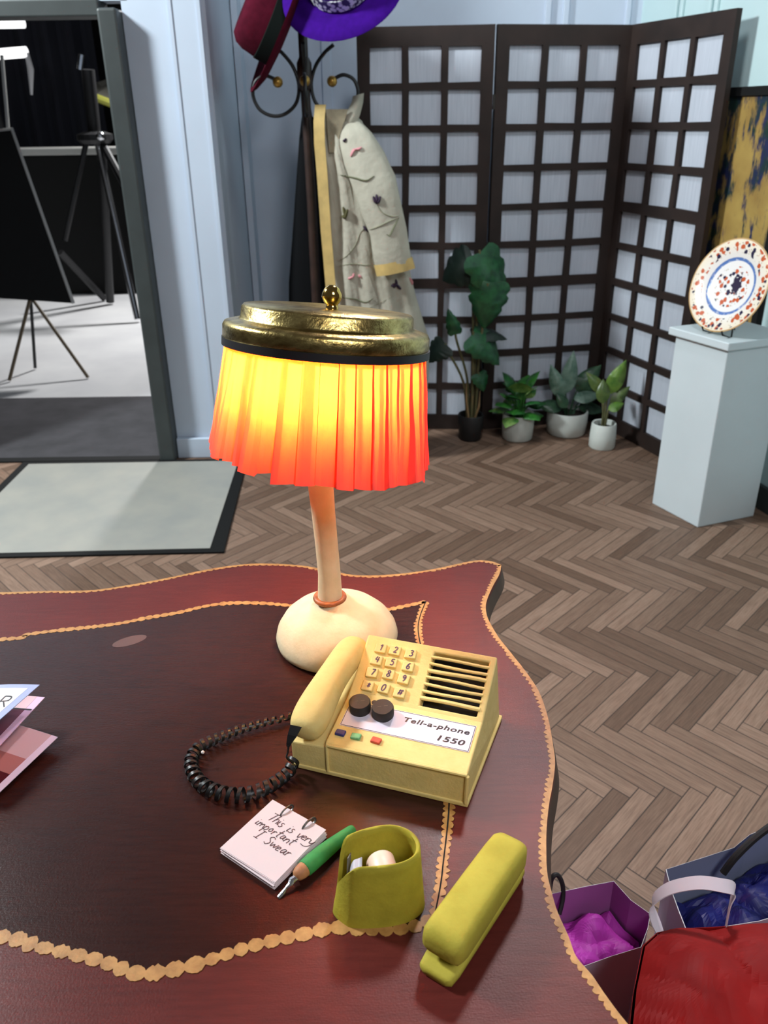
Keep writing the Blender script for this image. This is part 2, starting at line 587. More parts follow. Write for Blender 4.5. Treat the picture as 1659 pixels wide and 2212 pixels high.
in_top = [(-0.95, 1.075)] + [tuple(on(x, y, TZ).xy) for x, y in [(0, 1382), (60, 1371), (130, 1362), (200, 1355), (260, 1347), (320, 1335), (380, 1325), (440, 1311), (490, 1304), (550, 1303), (610, 1307), (680, 1315), (760, 1321), (820, 1320), (870, 1311), (920, 1300)]]
in_side = [tuple(on(x, y, TZ).xy) for x, y in [(920, 1300), (908, 1330), (903, 1360), (910, 1400), (925, 1450), (945, 1520), (962, 1600), (970, 1680), (970, 1740), (965, 1800), (958, 1860), (952, 1910), (938, 1985)]]
in_bot = [tuple(on(x, y, TZ).xy) for x, y in [(938, 1985), (890, 2003), (820, 2010), (730, 2004), (650, 2020), (560, 2040), (480, 2065), (420, 2085), (370, 2096), (320, 2104), (280, 2100), (230, 2080), (150, 2060), (80, 2045), (0, 2025)]] + [(-0.52, 0.56), (-0.70, 0.52), (-0.93, 0.43)]
in_left = [(-0.93, 0.43), (-0.90, 0.6), (-0.91, 0.85), (-0.95, 1.075)]
v3 = lambda l: [Vector((p[0], p[1], 0)) for p in l]
ctop, cside, cbot, cleft = (catmull(v3(l), 5) for l in (in_top, in_side, in_bot, in_left))
INL = ctop[:-1] + cside[:-1] + cbot[:-1] + cleft[:-1]
b = BM(); prism(b, INL, TZ - 0.001, TZ + 0.0004); obj('inlay_panel', b, M_inlay, desk)


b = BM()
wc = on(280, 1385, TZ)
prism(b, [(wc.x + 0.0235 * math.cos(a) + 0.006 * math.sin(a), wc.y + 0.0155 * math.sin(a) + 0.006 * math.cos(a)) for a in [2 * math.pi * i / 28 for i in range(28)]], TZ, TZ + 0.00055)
obj('painted_reflection', b, mat('dull_reflection_paint', (84, 56, 52), 0.6), desk)  # faint reflection on the inlay, painted as a lighter flat oval


def dabs(bm, line, w, d, z, seed=0, inward=None, h=0.0006, amt=0.6):
    """a painted chain of brush dabs along a line: one connected strip with scalloped sides"""
    P, L = resample(line, 0.0012)
    n = len(P)
    rr = random.Random(seed)
    dd = [d * rr.uniform(0.8, 1.2) for _ in range(int(L / d * 1.5) + 5)]
    cum = [0]
    for x in dd: cum.append(cum[-1] + x)
    j = 0; ring = []
    for i, p in enumerate(P):
        s = L * i / (n - 1)
        while cum[j + 1] < s: j += 1
        ph = (s - cum[j]) / dd[j]
        k = (1 - amt) + amt * math.sqrt(max(0, math.sin(math.pi * ph)))
        jr = 1 + 0.25 * noise.noise(Vector((s * 300, seed, 0)))
        t = (P[min(i + 1, n - 1)] - P[max(i - 1, 0)]).normalized()
        nn = Vector((t.y, -t.x, 0))
        ww = w * k * jr * (0.85 + 0.3 * ((j * 7919 + seed) % 10) / 10)
        if inward is None:
            a, c = p - nn * ww, p + nn * ww
        else:
            a, c = p, p + nn * (inward * ww)
        ring.append([(a.x, a.y, z), (c.x, c.y, z), (c.x, c.y, z + h), (a.x, a.y, z + h)])
    loft(bm, ring)


b = BM(); dabs(b, back, 0.0075, 0.011, TZ - 0.0002, 1, +1); obj('gold_rim', b, M_gold, desk)
b = BM(); dabs(b, side, 0.0085, 0.0085, TZ - 0.0002, 2, +1); obj('gold_rim', b, M_gold, desk)
b = BM(); dabs(b, ctop, 0.0056, 0.0125, TZ, 3, h=0.0008, amt=0.75); obj('gold_line', b, M_gold, desk)
b = BM(); dabs(b, cbot, 0.0080, 0.0165, TZ, 4, h=0.0008, amt=0.8); obj('gold_line', b, M_gold, desk)
nrm2 = []
for sgn, sd in ((1, 5), (-1, 6)):
    b = BM(); dabs(b, cside, 0.0068, 0.0095, TZ, sd, sgn, h=0.0008, amt=0.75); obj('gold_line', b, M_gold, desk)
b = BM()
Pq, _ = resample(cside, 0.004)
ribbon(b, [p + Vector((0, 0, TZ + 0.0006)) for p in Pq], Vector((0, 0, 1)), 0.0016, 0.0006)
obj('seam_line', b, M_black, desk)
b = BM(); prism(b, [p for p in offset(OUT, -0.06)], TZ - 0.12, TZ - 0.032); obj('apron', b, M_deskside, desk)
for lx, ly in ((0.09, 0.43), (0.09, 0.98), (-0.87, 0.43), (-0.87, 1.05)):
    b = BM()
    lathe(b, [(0.022, 0), (0.026, 0.02), (0.018, 0.06), (0.024, 0.30), (0.034, 0.52), (0.036, TZ - 0.13), (0.036, TZ - 0.119)], (lx, ly, 0), 20)
    obj('leg', b, M_deskside, desk, smooth=True)

# ================================================================== LAMP
M_cream = mat('cream_clay_paint', (232, 214, 178), 0.75, c2=(220, 200, 160), vscale=30, bump=0.35, bscale=160, bdist=0.0012)
M_tin = None
n = NT('worn_brass_leaf')
pv = n.noise(n.mapping(n.coords(), (1, 1, 2.5)), 45, 4, 0.6)
n.set(Base_Color=n.mix(n.ramp(pv, 0.35, 0.7), lin((206, 184, 120)), lin((132, 108, 60))), Metallic=1.0, Roughness=0.27)
n.bump(n.noise(n.coords(), 130, 5, 0.65), 0.5, 0.0016)
M_tin = n.m
M_brass = mat('polished_brass', (226, 186, 104), 0.12, metal=1.0)
M_cord_copper = mat('copper_ring', (178, 104, 58), 0.5, var=0.3, vscale=60)
M_trim = mat('black_ribbon', (24, 20, 24), 0.5)

LX, LY = -0.076, 1.07
lamp = thing('table_lamp', (LX, LY, TZ), 'lit table lamp with pleated orange paper shade and brass lid on cream base', 'lamp')
b = BM()
lathe(b, [(0.086, 0.0005), (0.094, 0.006), (0.0955, 0.014), (0.0925, 0.026), (0.084, 0.040), (0.070, 0.053), (0.052, 0.0625), (0.036, 0.068), (0.026, 0.072), (0.022, 0.078)], (LX, LY, TZ), 56, wob=0.02, seed=3)
obj('base', b, M_cream, lamp, smooth=True, angle=60)
b = BM()
tube(b, [(-0.0845, LY, 0.832), (-0.084, LY, 0.845), (-0.0835, LY, 0.88), (-0.0855, LY, 0.93), (-0.088, LY + .002, 0.98), (-0.0905, LY + .004, 1.03), (-0.092, LY + .008, 1.09), (-0.090, LY + .010, 1.14)], [0.0195, 0.0185, 0.017, 0.0168, 0.0172, 0.0185, 0.019, 0.018], 20)
obj('stem', b, M_cream, lamp, smooth=True, angle=60)
b = BM()
ringpts = [Vector((-0.0845 + 0.0215 * math.cos(a), LY + 0.0215 * math.sin(a), 0.8395)) for a in [2 * math.pi * i / 40 for i in range(41)]]
tube(b, ringpts, 0.0042, 10)
obj('collar_ring', b, M_cord_copper, lamp, smooth=True)

# the shade leans back and to the right
axis = Vector((math.sin(R(5.5)), math.sin(R(8.5)), 1)).normalized()
ax = Vector((1, 0, 0)); ax = (ax - axis * ax.dot(axis)).normalized(); ay = axis.cross(ax)
TOPC = Vector((-0.0725, LY, 1.2285))
MS = Matrix(((ax.x, ay.x, axis.x, TOPC.x), (ax.y, ay.y, axis.y, TOPC.y), (ax.z, ay.z, axis.z, TOPC.z), (0, 0, 0, 1)))

n = NT('pleated_orange_paper')
fib = n.noise(n.mapping(n.coords(), (1, 1, 0.6)), 160, 4)
tr = n.n('ShaderNodeBsdfTranslucent')
n.put(tr.inputs[0], n.mix(n.ramp(fib, 0.35, 0.65), (0.98, 0.064, 0.008, 1), (0.90, 0.054, 0.007, 1)))
df = n.n('ShaderNodeBsdfDiffuse')
n.put(df.inputs[0], lin((250, 138, 134)))
mx = n.n('ShaderNodeMixShader')
mx.inputs[0].default_value = 0.42
n.t.links.new(tr.outputs[0], mx.inputs[1]); n.t.links.new(df.outputs[0], mx.inputs[2])
n.t.links.new(mx.outputs[0], n.out.inputs[0])
M_shade = n.m

b = BM()
NP = 40
angs = []
a = 0.0
rr = random.Random(11)
ws = [rr.uniform(0.7, 1.35) for _ in range(NP)]
tot = sum(ws)
cols = []
for i, wd in enumerate(ws):
    da = 2 * math.pi * wd / tot
    fl = rr.uniform(-0.004, 0.006); ln = rr.uniform(-0.004, 0.003); tilt = rr.uniform(-0.004, 0.004)
    skew = rr.uniform(-0.02, 0.02)
    for f, o in ((0.0, 0.0048), (0.30, 0.0042), (0.7, 0.0022), (0.97, 0.0)):
        cols.append((a + da * f, o, fl, ln + tilt * (f - .5), skew))
    a += da
SEG = 9
grid = []
for j in range(SEG + 1):
    t = j / SEG
    ring = []
    for (an, o, fl, ln, sk) in cols:
        r = 0.1285 + 0.0165 * t + o * (0.55 + 0.65 * t) + fl * t * t + 0.0015 * noise.noise(Vector((an * 6, t * 4, 0)))
        ring.append(MS @ Vector((r * math.cos(an + sk * t), r * math.sin(an + sk * t), 0.004 - (0.156 + ln * 1.2 + 0.008 * math.cos(an)) * t)))
    grid.append(ring)
loft(b, grid, True, False, False)
sh = obj('shade', b, M_shade, lamp)
# folded-back paper behind each pleat: strips hanging from one top band
b = BM()
rowv = []
for j in range(SEG + 1):
    t = j / SEG
    ring = []
    for (an, o, fl, ln, sk) in cols:
        r = 0.1245 + 0.0165 * t + fl * t * t * 0.7
        ring.append(b.verts.new(MS @ Vector((r * math.cos(an + sk * t), r * math.sin(an + sk * t), 0.004 - (0.153 + 0.008 * math.cos(an)) * t))))
    rowv.append(ring)
NC = len(cols)
for j in range(SEG):
    for i in range(NC):
        if j == 0 or (i % 4 == 0 and (i // 4) % 3 != 1) or (i % 4 == 1 and (i // 4) % 4 == 2):
            b.faces.new((rowv[j][i], rowv[j][(i + 1) % NC], rowv[j + 1][(i + 1) % NC], rowv[j + 1][i]))
bmesh.ops.delete(b, geom=[v for v in b.verts if not v.link_faces], context='VERTS')
n = NT('thin_paper_fold')
tr = n.n('ShaderNodeBsdfTranslucent'); tr.inputs[0].default_value = (1.0, 0.80, 0.62, 1)
tp = n.n('ShaderNodeBsdfTransparent'); tp.inputs[0].default_value = (1.0, 0.86, 0.72, 1)
mx = n.n('ShaderNodeMixShader'); mx.inputs[0].default_value = 0.45
n.t.links.new(tr.outputs[0], mx.inputs[1]); n.t.links.new(tp.outputs[0], mx.inputs[2]); n.t.links.new(mx.outputs[0], n.out.inputs[0])
obj('pleat_lining', b, n.m, lamp)
b = BM()
lathe(b, [(0.1325, -0.006), (0.1365, -0.006), (0.1365, 0.004), (0.1325, 0.004)], M=MS, seg=72, cap0=False, cap1=False)
obj('black_trim', b, M_trim, lamp, smooth=True)
b = BM()
lathe(b, [(0.133, 0.002), (0.1355, 0.005), (0.1355, 0.019), (0.133, 0.0235), (0.123, 0.0265), (0.116, 0.0275), (0.113, 0.030), (0.112, 0.043), (0.109, 0.0465), (0.004, 0.0475)], M=MS, seg=72, cap0=False, wob=0.012)
obj('lid', b, M_tin, lamp, smooth=True, angle=50)
FIN = Matrix.Translation(MS @ Vector((0.004, 0.0, 0.047))) @ Euler((R(-4), R(2), 0)).to_matrix().to_4x4()
b = BM()
lathe(b, [(0.0085, 0), (0.0085, 0.003), (0.0075, 0.005), (0.011, 0.009), (0.0135, 0.0155), (0.013, 0.020), (0.0095, 0.0265), (0.0045, 0.030), (0.0001, 0.0305)], M=FIN, seg=28)
obj('finial', b, M_brass, lamp, smooth=True, angle=60)
b = BM()
bulb_c = MS @ Vector((-0.018, -0.034, -0.046))
bmesh.ops.create_uvsphere(b, u_segments=20, v_segments=12, radius=0.022, matrix=Matrix.Translation(bulb_c))
obj('bulb', b, emit('warm_bulb', (255, 226, 180), 1600.0), lamp, smooth=True)

b = BM()
lathe(b, [(0.004, -0.075), (0.016, -0.070), (0.022, -0.040), (0.036, -0.022), (0.0375, -0.009), (0.0360, -0.009), (0.034, -0.020), (0.020, -0.030), (0.004, -0.032)], M=Matrix.Translation(bulb_c), seg=28)
obj('added_bulb_shield', b, mat('white_added_bulb_shield', (190, 184, 172), 0.6), lamp, smooth=True)  # unseen cup added around the bulb to keep its light off the lower shade

# ================================================================== TELEPHONE
M_phone = mat('pale_yellow_clay_paint', (234, 208, 138), 0.72, c2=(224, 198, 126), vscale=40, bump=0.55, bscale=170, bdist=0.0010, spec=0.3)
M_slot = mat('dark_slot', (10, 9, 8), 0.9)
M_knob = mat('black_rubbery_plastic', (34, 29, 28), 0.7, bump=0.3, bscale=200)
M_ink = mat('purple_ink', (70, 42, 84), 0.6)
M_print = mat('black_print', (36, 26, 30), 0.6)
M_labelp = mat('white_paper_label', (236, 224, 238), 0.6)
ang = math.atan2(-0.071, 0.211)
phone = thing('telephone', (-0.12, 0.795, TZ + 0.0006), 'pale yellow handmade desk telephone with keypad, speaker slots and coiled black cord', 'telephone', rotz=ang)


def top_z(y):
    return 0.0495 + (y / 0.082) * 0.0105 if y < 0.082 else 0.060 + (y - 0.082) / 0.084 * 0.041


def on_top(x, y, h=0.0):
    if y < 0.082:
        nn = Vector((0, -0.0105, 0.082)).normalized()
    else:
        nn = Vector((0, -0.041, 0.084)).normalized()
    return Vector((x, y, top_z(y))) + nn * h


n_lo = Vector((0, -0.0105, 0.082)).normalized(); e_lo = Vector((0, 0.082, 0.0105)).normalized()
n_hi = Vector((0, -0.041, 0.084)).normalized(); e_hi = Vector((0, 0.084, 0.041)).normalized()
EX = Vector((1, 0, 0))
# body: wedge with a speaker opening cut in the steep face
b = BM()
X0, X1 = 0.046, 0.2245
sx0, sx1, sy0, sy1 = 0.1415, 0.2155, 0.0875, 0.1575
xs = [X0, sx0, sx1, X1]; ys = [0.0, 0.082, sy0, sy1, 0.166]
V = {}
for i, x in enumerate(xs):
    for j, y in enumerate(ys):
        V[i, j] = b.verts.new((x, y, top_z(y)))
for i in range(3):
    for j in range(4):
        if (i, j) == (1, 2): continue
        b.faces.new((V[i, j], V[i + 1, j], V[i + 1, j + 1], V[i, j + 1]))
bot = {}
for i, x in enumerate(xs):
    bot[i, 0] = b.verts.new((x, 0.0, 0.004)); bot[i, 4] = b.verts.new((x + (0.0075 if i == 3 else 0), 0.166, 0.004))
for i in range(3):
    b.faces.new((bot[i, 0], bot[i + 1, 0], V[i + 1, 0], V[i, 0]))
    b.faces.new((bot[i + 1, 4], bot[i, 4], V[i, 4], V[i + 1, 4]))
for i in (0, 3):
    b.faces.new([bot[i, 0]] + [V[i, j] for j in range(5)] + [bot[i, 4]])
b.faces.new([bot[i, 0] for i in range(4)] + [bot[i, 4] for i in (3, 2, 1, 0)])
dn = n_hi * -0.016
ins = {k: b.verts.new(V[k].co + dn) for k in ((1, 2), (2, 2), (2, 3), (1, 3))}
lp = [(1, 2), (2, 2), (2, 3), (1, 3)]
for q in range(4):
    a_, c_ = lp[q], lp[(q + 1) % 4]
    b.faces.new((V[a_], V[c_], ins[c_], ins[a_]))
fl = b.faces.new([ins[k] for k in lp]); fl.material_index = 1
body = obj('body', b, [M_phone, M_slot], phone, local=True, bevel=0.0022, bseg=3)
# cradle step on the left, base plate
b = BM()
vs = addv(b, [(0, 0, 0.004), (0.047, 0, 0.004), (0.047, 0.166, 0.004), (0, 0.166, 0.004), (0, 0, 0.040), (0.047, 0, 0.043), (0.047, 0.166, 0.052), (0, 0.166, 0.05)])
for f in ((0, 1, 5, 4), (1, 2, 6, 5), (2, 3, 7, 6), (3, 0, 4, 7), (4, 5, 6, 7), (3, 2, 1, 0)):
    b.faces.new([vs[i] for i in f])
obj('cradle', b, M_phone, phone, local=True, bevel=0.002)
b = BM(); prism(b, [(-0.001, -0.0015), (0.2265, -0.002), (0.2355, 0.168), (-0.001, 0.168)], 0.0, 0.006); obj('base_plate', b, M_phone, phone, local=True, bevel=0.0012)
b = BM()
tube(b, [(0.048, -0.0005, 0.047), (0.1, -0.001, 0.0475), (0.16, -0.0005, 0.0478), (0.224, -0.0005, 0.0482)], 0.0024, 8)
obj('front_bead', b, M_phone, phone, local=True, smooth=True)
b = BM()
tube(b, [(0.0485, -0.0008, 0.006), (0.0485, -0.0008, 0.046)], 0.002, 8)
obj('front_bead', b, M_phone, phone, local=True, smooth=True)
b = BM()
tube(b, [(0.2235, -0.0008, 0.006), (0.2245, -0.0008, 0.047)], 0.0026, 8)
obj('front_bead', b, M_phone, phone, local=True, smooth=True)
# slats across the speaker opening
ysl = [0.1505, 0.1415, 0.1330, 0.1240, 0.1145, 0.1060, 0.0970]
for i, y in enumerate(ysl):
    b = BM()
    th = 0.0024 if i not in (2, 6) else 0.0031
    P = []
    for k in range(9):
        t = k / 8
        P.append(on_top(sx0 - 0.002 + (sx1 - sx0 + 0.004) * t, y + 0.0005 * math.sin(t * 5 + i * 2) - 0.0006 * t * (i % 2), -0.0005))
    tube(b, P, th, 8, 0.8)
    obj('slat', b, M_phone, phone, local=True, smooth=True)
# keys
kx, ky = (0.0695, 0.0905, 0.1125), (0.1485, 0.1312, 0.1148, 0.0972)
chars = ('123', '456', '789', '*0#')
for r_ in range(4):
    for c_ in range(3):
        cx = kx[c_] + rr.uniform(-.0012, .0012) - 0.0012 * (r_ == 3); cy = ky[r_] + rr.uniform(-.0008, .0008) + 0.001 * (c_ == 1)
        rot = rr.uniform(-0.06, 0.06)
        M = Matrix(((1, 0, n_hi.x, 0), (0, e_hi.y, n_hi.y, 0), (0, e_hi.z, n_hi.z, 0), (0, 0, 0, 1)))
        M = Matrix.Translation(on_top(cx, cy, 0.0015)) @ M @ Matrix.Rotation(rot, 4, 'Z')
        b = BM(); box(b, (0, 0, 0), (0.0155, 0.0138, 0.006), M=M)
        k_ = obj('key', b, M_phone, phone, local=True, bevel=0.0012, bseg=2)
        b = BM()
        ch = chars[r_][c_]
        strokes(b, ch, on_top(cx - 0.0022 + rr.uniform(-.001, .001), cy - 0.0035, 0.0046), EX, e_hi, n_hi, 0.0088, 0.0014, shear=0.12)
        obj('digit', b, M_ink, k_, local=True)
# paper label with print
def rect_on(bm, x0, x1, y0, y1, h0, h1, sk=0.0):
    lo = [on_top(x0, y0, h0), on_top(x1, y0, h0), on_top(x1 + sk, y1, h0), on_top(x0 + sk, y1, h0)]
    hi = [on_top(x0, y0, h1), on_top(x1, y0, h1), on_top(x1 + sk, y1, h1), on_top(x0 + sk, y1, h1)]
    loft(bm, [lo, hi])


b = BM(); rect_on(b, 0.0535, 0.2185, 0.0315, 0.0735, 0.0001, 0.0008)
lab = obj('name_label', b, M_labelp, phone, local=True)
b = BM()
for q in (((0.0545, 0.0325), (0.2175, 0.0325)), ((0.2175, 0.0325), (0.2175, 0.0725)), ((0.2175, 0.0725), (0.0545, 0.0725)), ((0.0545, 0.0725), (0.0545, 0.0325))):
    ribbon(b, [on_top(*q[0], 0.0008), on_top(*q[1], 0.0008)], n_lo, 0.0007, 0.0002)
obj('label_border', b, M_print, lab, local=True)


def typed(body, size, org, ex, ey, nrm, name, m, parent, sx=1.2, shear=0.18, bold=0.02, space=1.15, align='LEFT', fit=None):
    cu = bpy.data.curves.new(name, 'FONT')
    cu.body = body; cu.size = size; cu.shear = shear; cu.offset = bold * size; cu.extrude = 0.00012; cu.space_character = space; cu.align_x = align
    t = bpy.data.objects.new(name, cu); COL.objects.link(t)
    dg = bpy.context.evaluated_depsgraph_get(); dg.update()
    me = bpy.data.meshes.new_from_object(t.evaluated_get(dg))
    bpy.data.objects.remove(t); bpy.data.curves.remove(cu)
    if fit:
        xs_ = [v.co.x for v in me.vertices]
        sx = fit / (max(xs_) - min(xs_))
    M = Matrix(((ex.x * sx, ey.x, nrm.x, org.x), (ex.y * sx, ey.y, nrm.y, org.y), (ex.z * sx, ey.z, nrm.z, org.z), (0, 0, 0, 1)))
    bm = BM(); bm.from_mesh(me); bpy.data.meshes.remove(me); bm.transform(M)
    return obj(name, bm, m, parent, local=True)


typed('Tell-a-phone', 0.0105, on_top(0.2125, 0.0575, 0.0010), EX, e_lo, n_lo, 'lettering', M_print, lab, bold=0.022, space=1.12, align='RIGHT', fit=0.084)
typed('1550', 0.0115, on_top(0.2100, 0.0395, 0.0010), EX, e_lo, n_lo, 'lettering', M_print, lab, bold=0.026, space=1.1, align='RIGHT', fit=0.034)
for (x, y) in ((0.0700, 0.0625), (0.1010, 0.0615)):
    M = Matrix(((1, 0, n_lo.x, 0), (0, e_lo.y, n_lo.y, 0), (0, e_lo.z, n_lo.z, 0), (0, 0, 0, 1)))
    M = Matrix.Translation(on_top(x, y, 0.0006)) @ M
    b = BM(); lathe(b, [(0.0135, 0), (0.0140, 0.004), (0.0140, 0.0125), (0.0130, 0.0145), (0.0006, 0.0150)], M=M, seg=30, wob=0.03, seed=x * 100)
    kb = obj('knob', b, M_knob, phone, local=True, smooth=True)
    b = BM(); ribbon(b, [on_top(x - 0.006, y - 0.002, 0.0153), on_top(x + 0.006, y + 0.003, 0.0153)], n_lo, 0.0008)
    obj('knob_mark', b, mat('knob_scratch', (70, 60, 56), 0.6), kb, local=True)
b = BM()
M = Matrix.Translation(on_top(0.0835, 0.0785, 0.0004)) @ Matrix(((1, 0, n_lo.x, 0), (0, e_lo.y, n_lo.y, 0), (0, e_lo.z, n_lo.z, 0), (0, 0, 0, 1)))
lathe(b, [(0.0036, 0), (0.0036, 0.0006), (0.0002, 0.0010)], M=M, seg=16)
obj('pilot_dot', b, M_knob, phone, local=True)
for x, y, c, lb in ((0.0595, 0.0190, (42, 48, 130), 'blue button'), (0.0800, 0.0185, (112, 190, 140), 'green button'), (0.1060, 0.0190, (226, 88, 64), 'red button')):
    b = BM()
    M = Matrix.Translation(on_top(x, y, 0.0012)) @ Matrix.Rotation(rr.uniform(-.1, .1), 4, 'Z')
    box(b, (0, 0, 0), (0.0125, 0.0092, 0.004), M=M)
    q = obj('button', b, mat(lb.replace(' ', '_'), c, 0.55, var=0.2, vscale=150), phone, local=True, bevel=0.0012)
    q['label'] = lb
# handset: loft of ovals, thick at both ends
b = BM()
path = [(0.0195, -0.006, 0.060), (0.0195, 0.004, 0.0625), (0.0205, 0.022, 0.067), (0.0215, 0.045, 0.073), (0.0225, 0.070, 0.078), (0.024, 0.095, 0.081), (0.026, 0.120, 0.0825), (0.0275, 0.142, 0.0825), (0.0285, 0.158, 0.0805), (0.029, 0.170, 0.076)]
rw = [0.0150, 0.0215, 0.0240, 0.0228, 0.0205, 0.0195, 0.0200, 0.0205, 0.0190, 0.0125]
rh = [0.0130, 0.0200, 0.0225, 0.0210, 0.0190, 0.0185, 0.0190, 0.0195, 0.0175, 0.0110]
rings = []
for i, p in enumerate(path):
    d = (Vector(path[min(i + 1, 9)]) - Vector(path[max(i - 1, 0)])).normalized()
    s = d.cross(Vector((0, 0, 1))).normalized(); u = s.cross(d).normalized()
    ring = []
    for k in range(24):
        a = 2 * math.pi * k / 24
        ca, sa = math.cos(a), math.sin(a)
        q = 0.82
        ring.append(Vector(p) + s * (rw[i] * math.copysign(abs(ca) ** q, ca)) + u * (rh[i] * math.copysign(abs(sa) ** q, sa)))
    rings.append(ring)
loft(b, rings)
hs = obj('handset', b, M_phone, phone, local=True, smooth=True, angle=70)
ss = hs.modifiers.new('sub', 'SUBSURF'); ss.levels = 1; ss.render_levels = 2
# coiled cord
M_cordblk = mat('black_coil_plastic', (20, 19, 20), 0.42, bump=0.3, bscale=260)
inv = ROOT[phone]
loc = lambda p: inv @ Vector(p)
cpx = [(636, 1652, 8), (626, 1668, 3), (604, 1684, 0), (572, 1703, 0), (532, 1716, 0), (492, 1716, 0), (456, 1706, 0), (430, 1688, 0), (416, 1664, 0), (414, 1640, 0), (426, 1618, 0), (450, 1603, 0), (480, 1590, 0), (515, 1577, 0), (552, 1566, 0), (585, 1557, 0), (614, 1551, 0), (640, 1540, 0)]
cen = [on(x, y, 0.7695) + Vector((0, 0, h / 1000)) for x, y, h in cpx]
cen = catmull(cen, 8)
cen, Lc = resample(cen, 0.0006)
hel = []
turns = 33
seed_s = 0
for i, p in enumerate(cen):
    t = i / (len(cen) - 1)
    d = (cen[min(i + 1, len(cen) - 1)] - cen[max(i - 1, 0)]).normalized()
    s = d.cross(Vector((0, 0, 1))).normalized(); u = s.cross(d).normalized()
    rad = 0.0088 * (0.80 + 0.2 * math.sin(math.pi * min(1, t * 1.4))) * (1 - 0.45 * max(0, t - 0.55) / 0.45)
    ph = 2 * math.pi * turns * (t + 0.012 * math.sin(9 * t))
    hel.append(p + s * (rad * math.cos(ph)) + u * (rad * math.sin(ph)))
hel2 = []
for i, p in enumerate(hel):
    hel2.append(p)
lead = [phone.matrix_basis @ Vector((0.006, -0.020, 0.050)), phone.matrix_basis @ Vector((0.004, -0.021, 0.038)), phone.matrix_basis @ Vector((0.006, -0.016, 0.026)), hel2[0].lerp(phone.matrix_basis @ Vector((0.008, -0.014, 0.02)), 0.5)]
phm = ROOT[phone].inverted()
lead = [phm @ Vector(v) for v in ((0.0085, -0.0235, 0.056), (0.0075, -0.0245, 0.046), (0.004, -0.022, 0.034), (0.009, -0.016, 0.022))]
b = BM()
tube(b, catmull(lead + [hel2[0]], 6), 0.0020, 6, 0.6)
rings = []
for i, p in enumerate(hel2):
    d = (cen[min(i + 1, len(cen) - 1)] - cen[max(i - 1, 0)]).normalized()
    ro = (p - cen[i]).normalized()
    wv_ = d * (0.0026 * (1 - 0.3 * i / len(hel2))); tv_ = ro * 0.0008
    rings.append([p - wv_ - tv_, p + wv_ - tv_, p + wv_ + tv_, p - wv_ + tv_])
loft(b, rings)
cd = obj('cord', b, M_cordblk, phone, smooth=True)
b = BM()
bmesh.ops.create_uvsphere(b, u_segments=12, v_segments=8, radius=0.0022, matrix=Matrix.Translation(on(438, 1625, 0.7785)))
q = obj('white_tie', b, mat('white_thread', (230, 225, 225), 0.6), cd); q['label'] = 'white tie on the cord'
# tape holding the cord on the handset's end
b = BM()
P = [phm @ Vector(v) for v in ((0.0150, -0.0115, 0.0775), (0.0125, -0.0185, 0.068), (0.0095, -0.0225, 0.059), (0.0085, -0.0240, 0.054))]
wv = [0.0078, 0.0062, 0.0035, 0.002]
rings = []
nf = (phm.to_3x3() @ Vector((-0.15, -0.85, 0.5))).normalized()
for p, wd in zip(P, wv):
    s = (phm.to_3x3() @ Vector((0.97, -0.1, 0.1))).normalized() * wd
    rings.append([p - s, p + s, p + s + nf * 0.0012, p - s + nf * 0.0012])
loft(b, rings)
obj('cord_tape', b, M_cordblk, cd)

# ================================================================== NOTEPAD
M_pap = mat('pink_white_paper', (228, 208, 210), 0.7)
M_wire = mat('grey_wire', (150, 146, 144), 0.35, metal=0.8, var=0.3, vscale=300)
pL, pB, pT = Vector((-0.187, 0.659, 0)), Vector((-0.122, 0.612, 0)), Vector((-0.132, 0.725, 0))
ex = (pB - pL).normalized(); ey = Vector((-ex.y, ex.x, 0)); PW, PH = 0.081, 0.086
pad = thing('notepad', pL + ex * PW / 2 + ey * PH / 2 + Vector((0, 0, TZ)), 'small pink-white notepad bound by two wire rings, with handwriting on it', 'notepad')
N = 9
for i in range(N):
    b = BM()
    z0 = TZ + 0.0006 + i * 0.00105
    off = ex * rr.uniform(-.0012, .0012) + ey * rr.uniform(-.0015, .0012)
    rt_ = rr.uniform(-0.02, 0.02)
    e1 = ex * math.cos(rt_) + ey * math.sin(rt_); e2 = ey * math.cos(rt_) - ex * math.sin(rt_)
    rows = []
    for k in range(7):
        t = k / 6
        row0, row1 = [], []
        for m_ in range(2):
            p = pL + off + e1 * (PW * t) + e2 * (PH * m_)
            lift = (0.0008 * (i - 4)) * max(0, (1 - m_)) * (0.3 + 0.5 * abs(t - 0.5)) if i < 8 else 0
            sag = -0.0006 * (i / N) * (1 - m_)
            row0.append(p + Vector((0, 0, z0 + max(lift, 0) * 0.4 + sag * 0)))
        up_ = Vector((0, 0, 0.0006))
        rows.append([row0[0], row0[1], row0[1] + up_, row0[0] + up_])
    loft(b, rows)
    obj('page', b, M_pap, pad)
ztop = TZ + 0.0006 + 8 * 0.00105 + 0.0007
ptop = pL + Vector((0, 0, ztop))
M_pen = mat('brown_ink', (92, 62, 66), 0.7)
for txt, u_, v_, sz in (('This is very', 0.013, 0.060, 0.0125), ('important', 0.006, 0.047, 0.0115), ('I swear', 0.019, 0.033, 0.0125)):
    b = BM()
    strokes(b, txt.replace('s', 'S', 1) if txt.startswith('I ') else txt, ptop + ex * u_ + ey * v_, ex, ey, Vector((0, 0, 1)), sz, 0.00085, sp=0.66 if len(txt) > 9 else 0.8, shear=0.25, jit=0.06, seed=len(txt))
    obj('handwriting', b, M_pen, pad)
